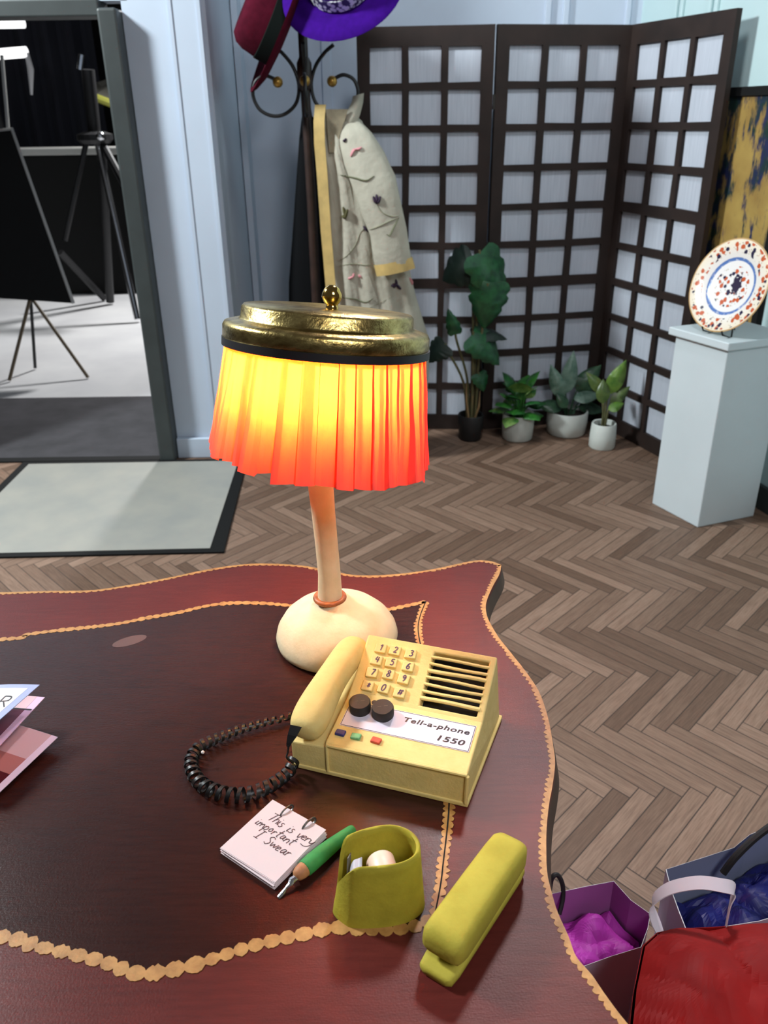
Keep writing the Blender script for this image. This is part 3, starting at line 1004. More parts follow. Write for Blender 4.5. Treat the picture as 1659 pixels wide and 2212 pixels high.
for f in (0.30, 0.72):
    b = BM()
    c0 = pL + ex * (PW * f) + ey * (PH - 0.004) + Vector((0, 0, TZ + 0.0075))
    P = []
    for k in range(15):
        a = math.pi * (1.18 - 1.75 * k / 14)
        P.append(c0 + ey * (math.cos(a) * 0.0105 + 0.001) + Vector((0, 0, max(-0.004, math.sin(a) * 0.0055) + 0.0005)) + ex * (0.003 * (k / 14 - .5)))
    tube(b, P, 0.0011 if f < .5 else 0.0014, 6)
    obj('wire_ring', b, M_wire, pad, smooth=True)

# ================================================================== PEN
M_green = mat('green_clay', (58, 148, 74), 0.7, c2=(46, 128, 62), vscale=60, bump=0.3, bscale=250)
M_tan = mat('tan_clay', (196, 138, 92), 0.6, c2=(170, 110, 70), vscale=80)
M_nib = mat('crumpled_foil', (196, 196, 200), 0.25, metal=1.0, bump=0.8, bscale=400)
tip, endp = on(601, 1938, TZ + 0.002), on(764, 1787, TZ + 0.008)
pd = (endp - tip); pd.z = 0; PL_ = pd.length; pd.normalize()
pen = thing('pen', tip.lerp(endp, 0.5).xy.to_3d() + Vector((0, 0, TZ)), 'chunky green pen with tan collar and silver nib beside notepad', 'pen')
base = Vector((tip.x, tip.y, TZ))
P = lambda s, z: base + pd * (PL_ * s) + Vector((0, 0, z))
b = BM(); tube(b, [P(s, z) for s, z in ((.330, .0098), (.34, .0098), (.42, .0100), (.55, .0098), (.70, .0088), (.85, .0075), (.95, .0066), (.99, .0062), (1.0, .0062))], [.0082, .0093, .0096, .0093, .0084, .0070, .0060, .0050, .002], 18); obj('barrel', b, M_green, pen, smooth=True, angle=60)
b = BM(); tube(b, [P(s, z) for s, z in ((.215, .0090), (.235, .0092), (.28, .0096), (.335, .0098))], [.0035, .0062, .0080, .0084], 16); obj('collar', b, M_tan, pen, smooth=True, angle=60)
b = BM()
tube(b, [P(s, z) + Vector((0.001 * math.sin(s * 60), 0, 0)) for s, z in ((0.0, .0012), (.05, .0026), (.10, .0050), (.14, .0066), (.18, .0080), (.225, .009))], [.0022, .0026, .0016, .0030, .0042, .0036], 8, 0.55); obj('nib', b, M_nib, pen)

# ================================================================== TAPE DISPENSER
M_olive = mat('lime_clay_paint', (182, 168, 52), 0.72, c2=(158, 145, 42), vscale=26, bump=0.5, bscale=150, bdist=0.0012, spec=0.3)
M_lime = mat('bright_lime_clay_paint', (186, 172, 66), 0.75, c2=(170, 156, 54), vscale=30, bump=0.4, bscale=160, bdist=0.001, spec=0.3)
tape = thing('tape_dispenser', (-0.011, 0.592, TZ), 'lime hollow clay tape dispenser with notched end beside green pen', 'tape dispenser')
plan = catmull([(-0.058, 0.580, 0), (-0.0575, 0.590, 0), (-0.050, 0.607, 0), (-0.025, 0.620, 0), (0.003, 0.625, 0), (0.025, 0.617, 0), (0.036, 0.600, 0), (0.034, 0.581, 0), (0.016, 0.568, 0), (-0.010, 0.563, 0), (-0.036, 0.563, 0), (-0.047, 0.568, 0)], 5, True)
cc = Vector((-0.011, 0.592, 0))
n_ = len(plan)
HT = 0.072
def rim_h(p):
    # V shaped notch at the narrow left end
    d = abs(p.y - (0.585)) / 0.0235
    k = max(0, min(1, (-0.034 - p.x) / 0.008))
    return HT - 0.050 * k * max(0, 1 - d)
outer, inner = [], []
LV = 10
for j in range(LV + 1):
    t = j / LV
    ro, ri = [], []
    for i, p in enumerate(plan):
        tap = 1 - 0.10 * t + 0.008 * noise.noise(Vector((p.x * 60, p.y * 60, t * 3)))
        q = cc + (p - cc) * tap
        lean = Vector((0, 0.008 * t, 0))
        zz = rim_h(p) * t
        ro.append(q + lean + Vector((0, 0, TZ + zz)))
        qi = q + (cc - q).normalized() * 0.0042
        ri.append(qi + lean + Vector((0, 0, TZ + 0.004 + (rim_h(p) - 0.004) * t)))
    outer.append(ro); inner.append(ri)
b = BM(); loft(b, outer + [[(a_ + c_) / 2 + Vector((0, 0, .0012)) for a_, c_ in zip(outer[-1], inner[-1])]] + list(reversed(inner)))
obj('shell', b, M_olive, tape, smooth=True, angle=60)
b = BM()
lathe(b, [(0.0001, -0.014), (0.0135, -0.0135), (0.0145, -0.012), (0.0145, 0.012), (0.0135, 0.0135), (0.0001, 0.014)], M=Matrix.Translation((-0.006, 0.588, TZ + 0.0535)) @ Matrix.Rotation(R(90), 4, 'X') @ Matrix.Rotation(R(14), 4, 'Y'), seg=28)
q = obj('tape_roll', b, mat('cream_tape', (226, 214, 190), 0.4, c2=(228, 186, 168), vscale=40), tape, smooth=True); q['label'] = 'cream tape roll on a peg'
b = BM()
tube(b, [(-0.0075, 0.592, TZ + 0.004), (-0.0075, 0.592, TZ + 0.045)], 0.006, 10)
obj('roll_peg', b, M_olive, tape)
b = BM()
P = [Vector(v) for v in ((-0.0420, 0.580, TZ + .026), (-0.0420, 0.582, TZ + .040), (-0.0415, 0.586, TZ + .051), (-0.038, 0.590, TZ + .058), (-0.032, 0.592, TZ + .059), (-0.030, 0.590, TZ + .063))]
rings = []
for p in catmull(P, 4):
    rings.append([p + Vector((0.003, -0.006, 0)), p + Vector((0.003, 0.006, 0)), p + Vector((0.002, 0.006, .0009)), p + Vector((0.002, -0.006, .0009))])
loft(b, rings)
q = obj('tape_end', b, mat('grey_tape', (176, 176, 184), 0.35), tape, smooth=True); q['label'] = 'curled grey tape end'
b = BM()
P = [Vector(v) for v in ((-0.0435, 0.585, TZ + .018), (-0.0425, 0.593, TZ + .030), (-0.0415, 0.600, TZ + .050), (-0.0410, 0.603, TZ + .058))]
ribbon(b, P, Vector((1, -0.2, 0.1)).normalized(), 0.012, 0.001)
obj('cutter', b, mat('grey_card_liner', (120, 116, 108), 0.6), tape)

# ================================================================== STAPLER
sd = Vector((0.575, 0.818, 0)); sp_ = Vector((0.818, -0.575, 0))
s0 = Vector((0.0435, 0.509, TZ))
stap = thing('stapler', s0 + sd * 0.078, 'bright lime clay stapler lying to the right of the tape dispenser', 'stapler')


def rbox(bm, prof, n=20, pw=0.45):
    """prof: (s along, half width, z low, z high) lofted into a rounded bar"""
    rings = []
    for s, hw, zl, zh in prof:
        ring = []
        for k in range(n):
            a = 2 * math.pi * k / n
            ca, sa = math.cos(a), math.sin(a)
            cx_ = math.copysign(abs(ca) ** pw, ca); sz_ = math.copysign(abs(sa) ** pw, sa)
            ring.append(s0 + sd * s + sp_ * (hw * cx_) + Vector((0, 0, (zl + zh) / 2 + (zh - zl) / 2 * sz_)))
        rings.append(ring)
    loft(bm, rings)


b = BM(); rbox(b, [(-0.004, .013, .002, .010), (-0.001, .018, .001, .0125), (0.012, .0195, .0005, .0128), (0.06, .0195, .0005, .0145), (0.14, .0195, .0005, .0145), (0.152, .018, .001, .014), (0.155, .013, .003, .011)]); obj('base', b, M_lime, stap, smooth=True, angle=70)
b = BM(); rbox(b, [(0.0055, .0165, .0235, .037), (0.0075, .0205, .0210, .044), (0.013, .0225, .0200, .0490), (0.022, .0225, .0150, .0515), (0.05, .0220, .0130, .0525), (0.09, .0215, .0130, .0525), (0.13, .0210, .0130, .0515), (0.147, .0205, .0135, .0495), (0.154, .0180, .0150, .046), (0.157, .012, .020, .038)], 28, 0.5); obj('arm', b, M_lime, stap, smooth=True, angle=70)
b = BM(); rbox(b, [(0.018, .0145, .010, .022), (0.05, .015, .010, .020), (0.148, .015, .010, .020)], 12, 0.4); obj('magazine', b, M_lime, stap)

# ================================================================== LEAFLETS AT THE LEFT
M_white = mat('white_card', (226, 226, 230), 0.5)
M_bluecard = mat('pale_blue_card', (150, 164, 206), 0.5)
M_lilac = mat('lilac_card', (206, 176, 206), 0.45)
M_lilac2 = mat('light_lilac_card', (232, 208, 230), 0.45)
M_pinkp = mat('dusty_pink_print', (206, 170, 178), 0.45)
M_plum = mat('plum_print', (104, 56, 74), 0.45)
M_terra = mat('terracotta_print', (176, 112, 110), 0.45)
M_wine = mat('dark_wine_print', (84, 14, 24), 0.45)
M_char = mat('charcoal_print', (44, 36, 42), 0.5)


def leaflet(name, label, corner, e1, e2, lift, cols, zc):
    """a card whose upper right corner is known; e1 runs along its top edge to the left, e2 down its right edge; its left side rests on the desk"""
    W_, H_ = 0.17, 0.125
    e1 = Vector((e1[0], e1[1], 0)).normalized(); e2 = Vector((e2[0], e2[1], 0)).normalized()
    t = thing(name, Vector((corner.x, corner.y, TZ)) + e1 * W_ * 0.5 + e2 * H_ * 0.5, label, 'leaflet', 'leaflets fanned at the left of the desk')

    def S(u_, v_, h=0.0):   # u along e1 from the right edge, v along e2 from the top edge
        k = max(0.0, 1 - u_ / W_)
        z = lift[0] + (zc - lift[0]) * (1 - (1 - k) ** 3) - (zc - lift[1]) * (v_ / H_) * (1 - (1 - k) ** 3)
        return corner + e1 * u_ + e2 * v_ + Vector((0, 0, z + h - corner.z))

    def patch(u0, u1, v0, v1, h0, h1, nu=8, nv=3):
        bm = BM()
        rows = []
        for i in range(nu + 1):
            uu = u0 + (u1 - u0) * i / nu
            rows.append([S(uu, v0 + (v1 - v0) * j / nv, h0) for j in range(nv + 1)] + [S(uu, v1 - (v1 - v0) * j / nv, h1) for j in range(nv + 1)])
        loft(bm, rows)
        return bm
    sheet = obj('sheet', patch(0, W_, 0, H_, 0, 0.0008), cols[0], t)
    for (u0, u1, v0, v1, m_, nm) in cols[1]:
        hh = 0.0008 if nm != 'printed_bar' else 0.0011
        obj(nm, patch(u0, u1, v0, v1, hh, hh + 0.0002), m_, sheet)
    return t, S, sheet, e1, e2


def seg(px, py, z): return on(px, py, z)


c1 = on(125, 1593, TZ + 0.014)
leaflet('leaflet', 'lilac-edged leaflet with pink and wine print, lowest of the fanned leaflets', c1, (-0.057, 0.024), (-0.039, -0.088), (TZ + 0.0012, TZ + 0.006),
        (M_lilac2, [(0.010, 0.17, 0.0003, 0.045, M_pinkp, 'printed_block'), (0.010, 0.17, 0.045, 0.072, M_terra, 'printed_block'), (0.010, 0.17, 0.072, 0.11, M_wine, 'printed_block'), (0.062, 0.10, 0.022, 0.026, M_char, 'printed_bar')]), TZ + 0.014)
c2_ = on(97, 1507, TZ + 0.040)
leaflet('leaflet', 'lilac-edged leaflet with plum print, in the middle of the fanned leaflets', c2_, (-0.080, 0.012), (-0.026, -0.084), (TZ + 0.0035, TZ + 0.030),
        (M_lilac, [(0.011, 0.17, 0.0003, 0.024, M_pinkp, 'printed_block'), (0.011, 0.17, 0.026, 0.12, M_plum, 'printed_block'), (0.002, 0.17, 0.024, 0.026, M_char, 'printed_bar'), (0.040, 0.09, 0.034, 0.038, M_char, 'printed_bar'), (0.055, 0.15, 0.058, 0.078, M_char, 'printed_bar')]), TZ + 0.040)
c3_ = on(86, 1480, TZ + 0.068)
t3, S3, sh3, e1_, e2_ = leaflet('leaflet', 'white leaflet with pale blue border and serif letters, topmost of the fanned leaflets', c3_, (-0.080, 0.006), (-0.030, -0.070), (TZ + 0.006, TZ + 0.060),
        (M_bluecard, [(0.010, 0.16, 0.008, 0.117, M_white, 'printed_block')]), TZ + 0.068)
b = BM()
for ch, u_ in (('R', 0.0125), ('A', 0.032), ('L', 0.048)):
    if ch == 'L': continue
    wd, ss_ = GLYPH[ch]
    for s in ss_:
        q = catmull([(a, c, 0) for a, c in s], 4) if len(s) > 2 else [Vector((a, c, 0)) for a, c in s]
        Pp = [S3(u_ + 0.0125 - p.x * 0.0125 + p.y * 0.002, 0.046 - p.y * 0.021, 0.0011) for p in q]
        nn = (S3(0, 0.01) - S3(0, 0)).cross(S3(0.01, 0) - S3(0, 0)).normalized()
        if nn.z < 0: nn = -nn
        ribbon(b, Pp, nn, 0.0017)
obj('lettering', b, M_char, sh3)
b = BM()
# ================================================================== MAT
M_mat = mat('pale_stone_vinyl', (160, 157, 148), 0.5, c2=(146, 146, 141), vscale=5)
fm = thing('floor_mat', (-1.15, 3.1, 0), 'pale grey floor mat with black edge, lying before the doorway', 'mat')
mp = [(-1.75, 3.70), (-0.66, 3.705), (-0.615, 2.757), (-1.75, 2.735)]
b = BM(); prism(b, mp, 0.0, 0.008); obj('mat_edge', b, M_black, fm)
b = BM(); prism(b, [(-1.71, 3.67), (-0.700, 3.675), (-0.672, 2.785), (-1.71, 2.765)], 0.004, 0.010); obj('mat_surface', b, M_mat, fm)

# ================================================================== FOLDING SCREEN
M_frame = mat('dark_brown_lacquer', (46, 34, 30), 0.6, var=0.25, vscale=8, spec=0.3)
n = NT('screen_paper')
pf = n.noise(n.mapping(n.coords(), (60, 60, 2)), 3, 3)
n.set(Base_Color=n.mix(n.ramp(pf, 0.3, 0.7), lin((190, 196, 207)), lin((174, 181, 193))), Roughness=0.8)
M_paper = n.m
SH = 1.85
pts = [Vector((-0.095, 4.155)), Vector((0.515, 4.10)), Vector((1.140, 4.215)), Vector((1.372, 3.60))]
screen = thing('folding_screen', (0.6, 4.1, 0), 'dark brown three-panel folding screen with white paper squares in the corner', 'folding screen')


def panel(A, B, flip):
    d = (B - A); Lp = d.length; d.normalize(); nn = Vector((d.y, -d.x))
    th = 0.026
    g = 0.004
    stile = 0.056; mul = 0.030
    cw = (Lp - 2 * g - 2 * stile - 2 * mul) / 3
    xb = [g, g + stile]
    for i in range(3):
        xb.append(xb[-1] + cw)
        if i < 2: xb.append(xb[-1] + mul)
    xb.append(Lp - g)
    rail, mid, mu = 0.078, 0.046, 0.030
    chh = (SH - 2 * rail - mid - 8 * mu) / 10
    low = 6 if flip else 4
    zb = [0.0, rail]
    for i in range(10):
        zb.append(zb[-1] + chh)
        if i < 9: zb.append(zb[-1] + (mid if i == low - 1 else mu))
    zb.append(SH)
    bm = BM()
    rj = random.Random(int(A.x * 1000))
    jt = {}
    def vert(i, j, s):
        k = (i, j)
        if k not in jt:
            jt[k] = (rj.uniform(-.002, .002), rj.uniform(-.0022, .0022)) if 0 < i < len(xb) - 1 and 0 < j < len(zb) - 1 else (0, 0)
        x = xb[i] + jt[k][0]; z = zb[j] + jt[k][1]
        p = A + d * x + nn * (th / 2 * s)
        return (p.x, p.y, z)
    VV = {}
    def gv(i, j, s):
        if (i, j, s) not in VV: VV[i, j, s] = bm.verts.new(vert(i, j, s))
        return VV[i, j, s]
    nx, nz = len(xb) - 1, len(zb) - 1
    solid = lambda i, j: 0 <= i < nx and 0 <= j < nz and not (i % 2 == 1 and j % 2 == 1)
    for i in range(nx):
        for j in range(nz):
            if not solid(i, j): continue
            for s in (1, -1):
                bm.faces.new((gv(i, j, s), gv(i + 1, j, s), gv(i + 1, j + 1, s), gv(i, j + 1, s)))
            for (di, dj, a_, c_) in ((-1, 0, (i, j), (i, j + 1)), (1, 0, (i + 1, j), (i + 1, j + 1)), (0, -1, (i, j), (i + 1, j)), (0, 1, (i, j + 1), (i + 1, j + 1))):
                if not solid(i + di, j + dj):
                    bm.faces.new((gv(*a_, 1), gv(*c_, 1), gv(*c_, -1), gv(*a_, -1)))
    po = obj('panel', bm, M_frame, screen)
    bm = BM()
    a_ = A + d * (g + 0.03) - nn * 0.004; c_ = B - d * (g + 0.03) - nn * 0.004
    prism(bm, [a_, c_, c_ - nn * 0.002, a_ - nn * 0.002], 0.05, SH - 0.05)
    obj('paper', bm, M_paper, po)


for i in range(3):
    panel(pts[i], pts[i + 1], i == 2)
M_hinge = mat('dull_hinge_metal', (80, 74, 70), 0.4, metal=0.8)
for i in (1, 2):
    for z in (0.3, 0.92, 1.55):
        b = BM()
        tube(b, [(pts[i].x, pts[i].y - 0.016 * (1 if i == 1 else 1), z - 0.03), (pts[i].x, pts[i].y - 0.016, z + 0.03)], 0.005, 8)
        obj('hinge', b, M_hinge, screen)

# ================================================================== PLINTH, PLATE, PAINTING
M_plinth = mat('white_plinth_paint', (206, 216, 220), 0.5, var=0.02, vscale=5)
F_, L_, R_ = Vector((1.254, 2.918)), Vector((1.141, 3.150)), Vector((1.519, 3.015))
B_ = L_ + R_ - F_
cpl = (L_ + R_) / 2
plinth = thing('display_plinth', (cpl.x, cpl.y, 0), 'white square display plinth carrying the patterned plate', 'plinth')
b = BM(); prism(b, [F_, R_, B_, L_], 0, 0.722); obj('shaft', b, M_plinth, plinth, bevel=0.004)
gro = lambda p, k: cpl + (p - cpl) * k
b = BM(); prism(b, [gro(p, 1.15) for p in (F_, R_, B_, L_)], 0.722, 0.752); obj('cap', b, M_plinth, plinth, bevel=0.004)

n = NT('painted_porcelain')
o3 = n.coords()
sep = n.n('ShaderNodeSeparateXYZ'); n.t.links.new(o3, sep.inputs[0])
rad = n.math('SQRT', n.math('ADD', n.math('MULTIPLY', sep.outputs[0], sep.outputs[0]), n.math('MULTIPLY', sep.outputs[1], sep.outputs[1])))
rad = n.math('DIVIDE', rad, 0.170)
flat = n.n('ShaderNodeCombineXYZ'); n.put(flat.inputs[0], sep.outputs[0]); n.put(flat.inputs[1], sep.outputs[1])
fv_ = flat.outputs[0]
nz = n.noise(fv_, 70, 3)
v1 = n.math('ADD', n.voronoi(fv_, 42), n.math('MULTIPLY', n.math('SUBTRACT', nz, 0.5), 0.5))
v2 = n.math('ADD', n.voronoi(n.mapping(fv_, loc=(0.31, 0.17, 0)), 36), n.math('MULTIPLY', n.math('SUBTRACT', nz, 0.5), 0.5))
v3_ = n.math('ADD', n.voronoi(n.mapping(fv_, loc=(0.11, 0.57, 0)), 95), n.math('MULTIPLY', n.math('SUBTRACT', nz, 0.5), 0.6))


def band(lo, hi):
    return n.math('MULTIPLY', n.math('GREATER_THAN', rad, lo), n.math('LESS_THAN', rad, hi))


col = n.mix(n.ramp(rad, 0.6, 1.0), lin((238, 234, 232)), lin((236, 222, 196)))
zone = n.math('ADD', band(0.0, 0.44), band(0.70, 0.95))
rust = n.math('MULTIPLY', zone, n.math('LESS_THAN', v1, 0.36))
navy = n.math('MULTIPLY', zone, n.math('LESS_THAN', v2, 0.28))
tiny = n.math('MULTIPLY', zone, n.math('LESS_THAN', v3_, 0.20))
col = n.mix(tiny, col, lin((172, 150, 120)))
col = n.mix(rust, col, lin((196, 92, 54)))
col = n.mix(navy, col, lin((42, 36, 66)))
cdist = n.n('ShaderNodeVectorMath', operation='DISTANCE'); n.t.links.new(n.mapping(fv_, (1, 0.6, 1)), cdist.inputs[0]); cdist.inputs[1].default_value = (0.022, 0.004, 0)
blob = n.math('LESS_THAN', n.math('ADD', cdist.outputs['Value'], n.math('MULTIPLY', nz, 0.05)), 0.045)
col = n.mix(n.math('MULTIPLY', blob, n.math('GREATER_THAN', v1, 0.3)), col, lin((46, 36, 62)))
ringm = n.math('ADD', band(0.55, 0.615), 0.0)
col = n.mix(n.math('MULTIPLY', ringm, n.ramp(n.noise(fv_, 60, 2), 0.25, 0.45)), col, lin((92, 124, 184)))
col = n.mix(n.math('GREATER_THAN', rad, 0.972), col, lin((196, 158, 108)))
n.set(Base_Color=col, Roughness=0.22)
M_plate = n.m
# plate: lathe with its axis along the viewing side, standing on its rim
pc = Vector((1.283, 3.055, 0.921))
pn = Vector((-0.93, -0.46, 0.34)).normalized()
plate_o = None
upv = Vector((0.10, 0.2, 1)); px_ = upv.cross(pn).normalized(); py_ = pn.cross(px_).normalized()
b = BM()
lathe(b, [(0.0002, 0.0), (0.09, 0.0), (0.10, 0.003), (0.112, 0.011), (0.162, 0.019), (0.165, 0.0185), (0.165, 0.016), (0.113, 0.007), (0.085, -0.005), (0.080, -0.005), (0.078, -0.002), (0.0002, -0.003)], seg=72, cap0=False, cap1=False, M=Matrix.Scale(1.03, 4))
plate = obj('plate', b, M_plate, smooth=True, angle=60)
plate.matrix_world = Matrix(((px_.x, py_.x, pn.x, pc.x), (px_.y, py_.y, pn.y, pc.y), (px_.z, py_.z, pn.z, pc.z), (0, 0, 0, 1)))
tag(plate, 'round porcelain plate with rust and navy pattern, propped upright on white plinth', 'plate')
st = thing('plate_stand', (pc.x, pc.y, 0.752), 'small dark wire easel propping up the porcelain plate', 'plate stand')
lowp = pc - py_ * 0.170
for s in (-1, 1):
    b = BM()
    f0 = lowp + px_ * 0.045 * s; f0.z = 0.756
    tube(b, [f0 - pn * 0.012 + pn * 0.05 + Vector((0, 0, 0.012)), f0 + pn * 0.03, f0 - pn * 0.02, pc - pn * 0.02 - py_ * 0.02 + px_ * 0.02 * s], 0.003, 8)
    obj('prong', b, M_black, st)
b = BM()
bk = pc - pn * 0.02 - py_ * 0.02; fb = Vector((pc.x, pc.y, 0.756)) - Vector((pn.x, pn.y, 0)) * 0.06
tube(b, [bk + px_ * 0.02, bk - px_ * 0.02, bk, fb], 0.003, 8); obj('back_leg', b, M_black, st)

M_gilt = NT('gold_ground_with_dark_growth')
n = M_gilt
o3 = n.coords()
leaf_n = n.noise(o3, 6, 3)
goldc = n.mix(n.ramp(leaf_n, 0.3, 0.7), lin((178, 150, 82)), lin((146, 116, 62)))
sep = n.n('ShaderNodeSeparateXYZ'); n.t.links.new(o3, sep.inputs[0])
st1 = n.noise(n.mapping(o3, (30, 30, 9)), 1.0, 4, 0.7)
zcl = n.noise(n.mapping(o3, (5, 5, 3.4), loc=(3.3, 1.7, 0.35)), 1.0, 1)
dark = n.ramp(n.math('ADD', n.math('MULTIPLY', st1, 0.6), n.math('MULTIPLY', zcl, 0.7)), 0.67, 0.75)
gb = n.mix(n.ramp(n.noise(o3, 14, 3), 0.4, 0.6), lin((24, 50, 44)), lin((34, 40, 78)))
n.set(Base_Color=n.mix(dark, goldc, gb), Roughness=0.5)
s0_ = 0.52; s1_ = 1.235
pm = WRA + dW * ((s0_ + s1_) / 2) + nW * 0.012
pz0, pz1 = 0.66, 1.585
paint = thing('painting', (pm.x, pm.y, pz0), 'black-framed gold painting with dark green growth on right wall behind plate', 'painting')
b = BM()
q0, q1 = WRA + dW * (s0_ + .02) + nW * 0.003, WRA + dW * (s1_ - .02) + nW * 0.003
prism(b, [q0, q1, q1 + nW * 0.012, q0 + nW * 0.012], pz0 + 0.02, pz1 - 0.02); obj('picture', b, M_gilt.m, paint)
b = BM()
fw_ = 0.032
for (sa, sb, za, zb_) in ((s0_, s1_, pz1 - fw_, pz1), (s0_, s1_, pz0, pz0 + fw_), (s0_, s0_ + fw_, pz0 + fw_, pz1 - fw_), (s1_ - fw_, s1_, pz0 + fw_, pz1 - fw_)):
    p0 = WRA + dW * sa + nW * 0.001; p1 = WRA + dW * sb + nW * 0.001
    prism(b, [p0, p1, p1 + nW * 0.026, p0 + nW * 0.026], za, zb_)
bmesh.ops.remove_doubles(b, verts=b.verts, dist=0.0001)
obj('frame', b, M_black, paint)

# ================================================================== COAT STAND
M_bent = mat('dark_walnut_pole', (58, 40, 34), 0.4, var=0.3, vscale=20)
M_iron = mat('black_iron', (26, 26, 28), 0.4)
M_ball = mat('brass_ball', (190, 148, 70), 0.35, metal=0.6)
CXs, CYs = -0.30, 3.85
stand = thing('coat_stand', (CXs, CYs, 0), 'dark wooden coat stand with black scroll hooks and brass balls', 'coat stand')
b = BM(); tube(b, [(CXs, CYs, 0.10), (CXs, CYs, 0.6), (CXs, CYs, 1.2), (CXs - 0.004, CYs, 1.55), (CXs - 0.005, CYs, 2.02)], [0.024, 0.022, 0.021, 0.020, 0.018], 16); obj('pole', b, M_bent, stand, smooth=True)
b = BM(); lathe(b, [(0.021, 1.60), (0.030, 1.615), (0.031, 1.70), (0.021, 1.72)], (CXs - 0.004, CYs, 0), 20); obj('hub', b, M_bent, stand, smooth=True)
for k in range(4):
    a = R(45 + 90 * k)
    b = BM(); tube(b, catmull([(CXs + math.cos(a) * r, CYs + math.sin(a) * r, z) for r, z in ((0.018, 0.28), (0.07, 0.22), (0.13, 0.10), (0.19, 0.03), (0.225, 0.018))], 5), 0.014, 10); obj('leg', b, M_bent, stand, smooth=True)
hk = [(0.125, 1.765), (0.085, 1.735), (0.045, 1.685), (0.026, 1.62), (0.040, 1.555), (0.085, 1.515), (0.140, 1.505), (0.195, 1.530), (0.220, 1.585), (0.205, 1.635), (0.165, 1.655), (0.130, 1.645), (0.113, 1.632)]
for k, a in enumerate((R(180), R(0), R(-85.5), R(94.5))):
    b = BM()
    sc_ = 1.0 if k < 2 else 0.8
    P = catmull([(CXs - 0.004 + math.cos(a) * r * sc_, CYs + math.sin(a) * r * sc_, z) for r, z in hk], 6)
    tube(b, P, 0.0075, 10); h_ = obj('hook', b, M_iron, stand, smooth=True)
    b = BM(); bmesh.ops.create_uvsphere(b, u_segments=16, v_segments=10, radius=0.0215, matrix=Matrix.Translation(P[-1])); obj('ball', b, M_ball, h_, smooth=True)

# hats
M_felt_m = mat('maroon_felt', (78, 16, 34), 0.95, c2=(66, 12, 28), vscale=40, spec=0.08, bump=0.2, bscale=300)
M_felt_p = mat('purple_felt', (58, 12, 124), 0.95, c2=(50, 10, 110), vscale=40, spec=0.08, bump=0.2, bscale=300)
M_band = mat('dark_green_hat_band', (20, 27, 25), 0.9, spec=0.1)
M_silver = mat('sequin_silver', (205, 205, 212), 0.3, metal=0.7)


def axes(c, nv, xv=(1, 0, 0)):
    nv = Vector(nv).normalized(); xv = Vector(xv); xv = (xv - nv * xv.dot(nv)).normalized(); yv = nv.cross(xv)
    return Matrix(((xv.x, yv.x, nv.x, c[0]), (xv.y, yv.y, nv.y, c[1]), (xv.z, yv.z, nv.z, c[2]), (0, 0, 0, 1)))


hc = at(607, 70, 3.78)
hm = thing('hat', hc, 'maroon felt hat with dark band, hanging tilted on left hook', 'hat')
MH = axes(hc, (-0.86, -0.20, 0.46), (0, 1, 0)) @ Matrix.Scale(1.2, 4)
b = BM(); lathe(b, [(0.115, -0.012), (0.17, -0.006), (0.205, 0.006), (0.222, 0.016), (0.222, 0.020), (0.205, 0.012), (0.165, 0.002), (0.117, 0.004)], M=MH, seg=48, cap0=False, cap1=False, sy=0.94); obj('brim', b, M_felt_m, hm, smooth=True, angle=60)
b = BM(); lathe(b, [(0.118, -0.010), (0.120, 0.004), (0.119, 0.05), (0.114, 0.095), (0.103, 0.122), (0.080, 0.138), (0.045, 0.132), (0.0005, 0.122)], M=MH, seg=48, cap0=False, sy=0.9); obj('crown', b, M_felt_m, hm, smooth=True, angle=60)
b = BM(); lathe(b, [(0.119, 0.002), (0.1225, 0.004), (0.1215, 0.052), (0.118, 0.054)], M=MH, seg=48, cap0=False, cap1=False, sy=0.905); obj('hat_band', b, M_band, hm, smooth=True)

hc = at(738, -30, 3.60)
hp = thing('hat', hc, 'purple wide-brimmed hat with sparkling silver band, hanging on upper right hook', 'hat')
MH = axes(hc, (-0.22, -0.78, 0.58))
rings = []
b = BM()
prof = [(0.120, -0.004), (0.15, 0.0), (0.20, -0.004), (0.236, -0.012), (0.238, -0.015), (0.20, -0.008), (0.15, -0.004), (0.120, -0.008)]
lathe(b, prof, M=MH, seg=56, cap0=False, cap1=False, sy=0.92); obj('brim', b, M_felt_p, hp, smooth=True, angle=60)
b = BM(); lathe(b, [(0.122, -0.006), (0.120, 0.02), (0.114, 0.085), (0.106, 0.120), (0.084, 0.138), (0.0005, 0.112)], M=MH, seg=48, cap0=False, sy=0.92); obj('crown', b, M_felt_p, hp, smooth=True, angle=60)
n = NT('sequin_band')
vor = n.voronoi(n.coords(), 62)
n.set(Base_Color=n.mix(n.ramp(vor, 0.40, 0.60), lin((232, 232, 236)), lin((70, 62, 96))), Roughness=0.25, Metallic=0.4)
b = BM(); lathe(b, [(0.120, 0.003), (0.1255, 0.004), (0.1235, 0.050), (0.117, 0.051)], M=MH, seg=48, cap0=False, cap1=False, sy=0.92); obj('hat_band', b, n.m, hp, smooth=True)

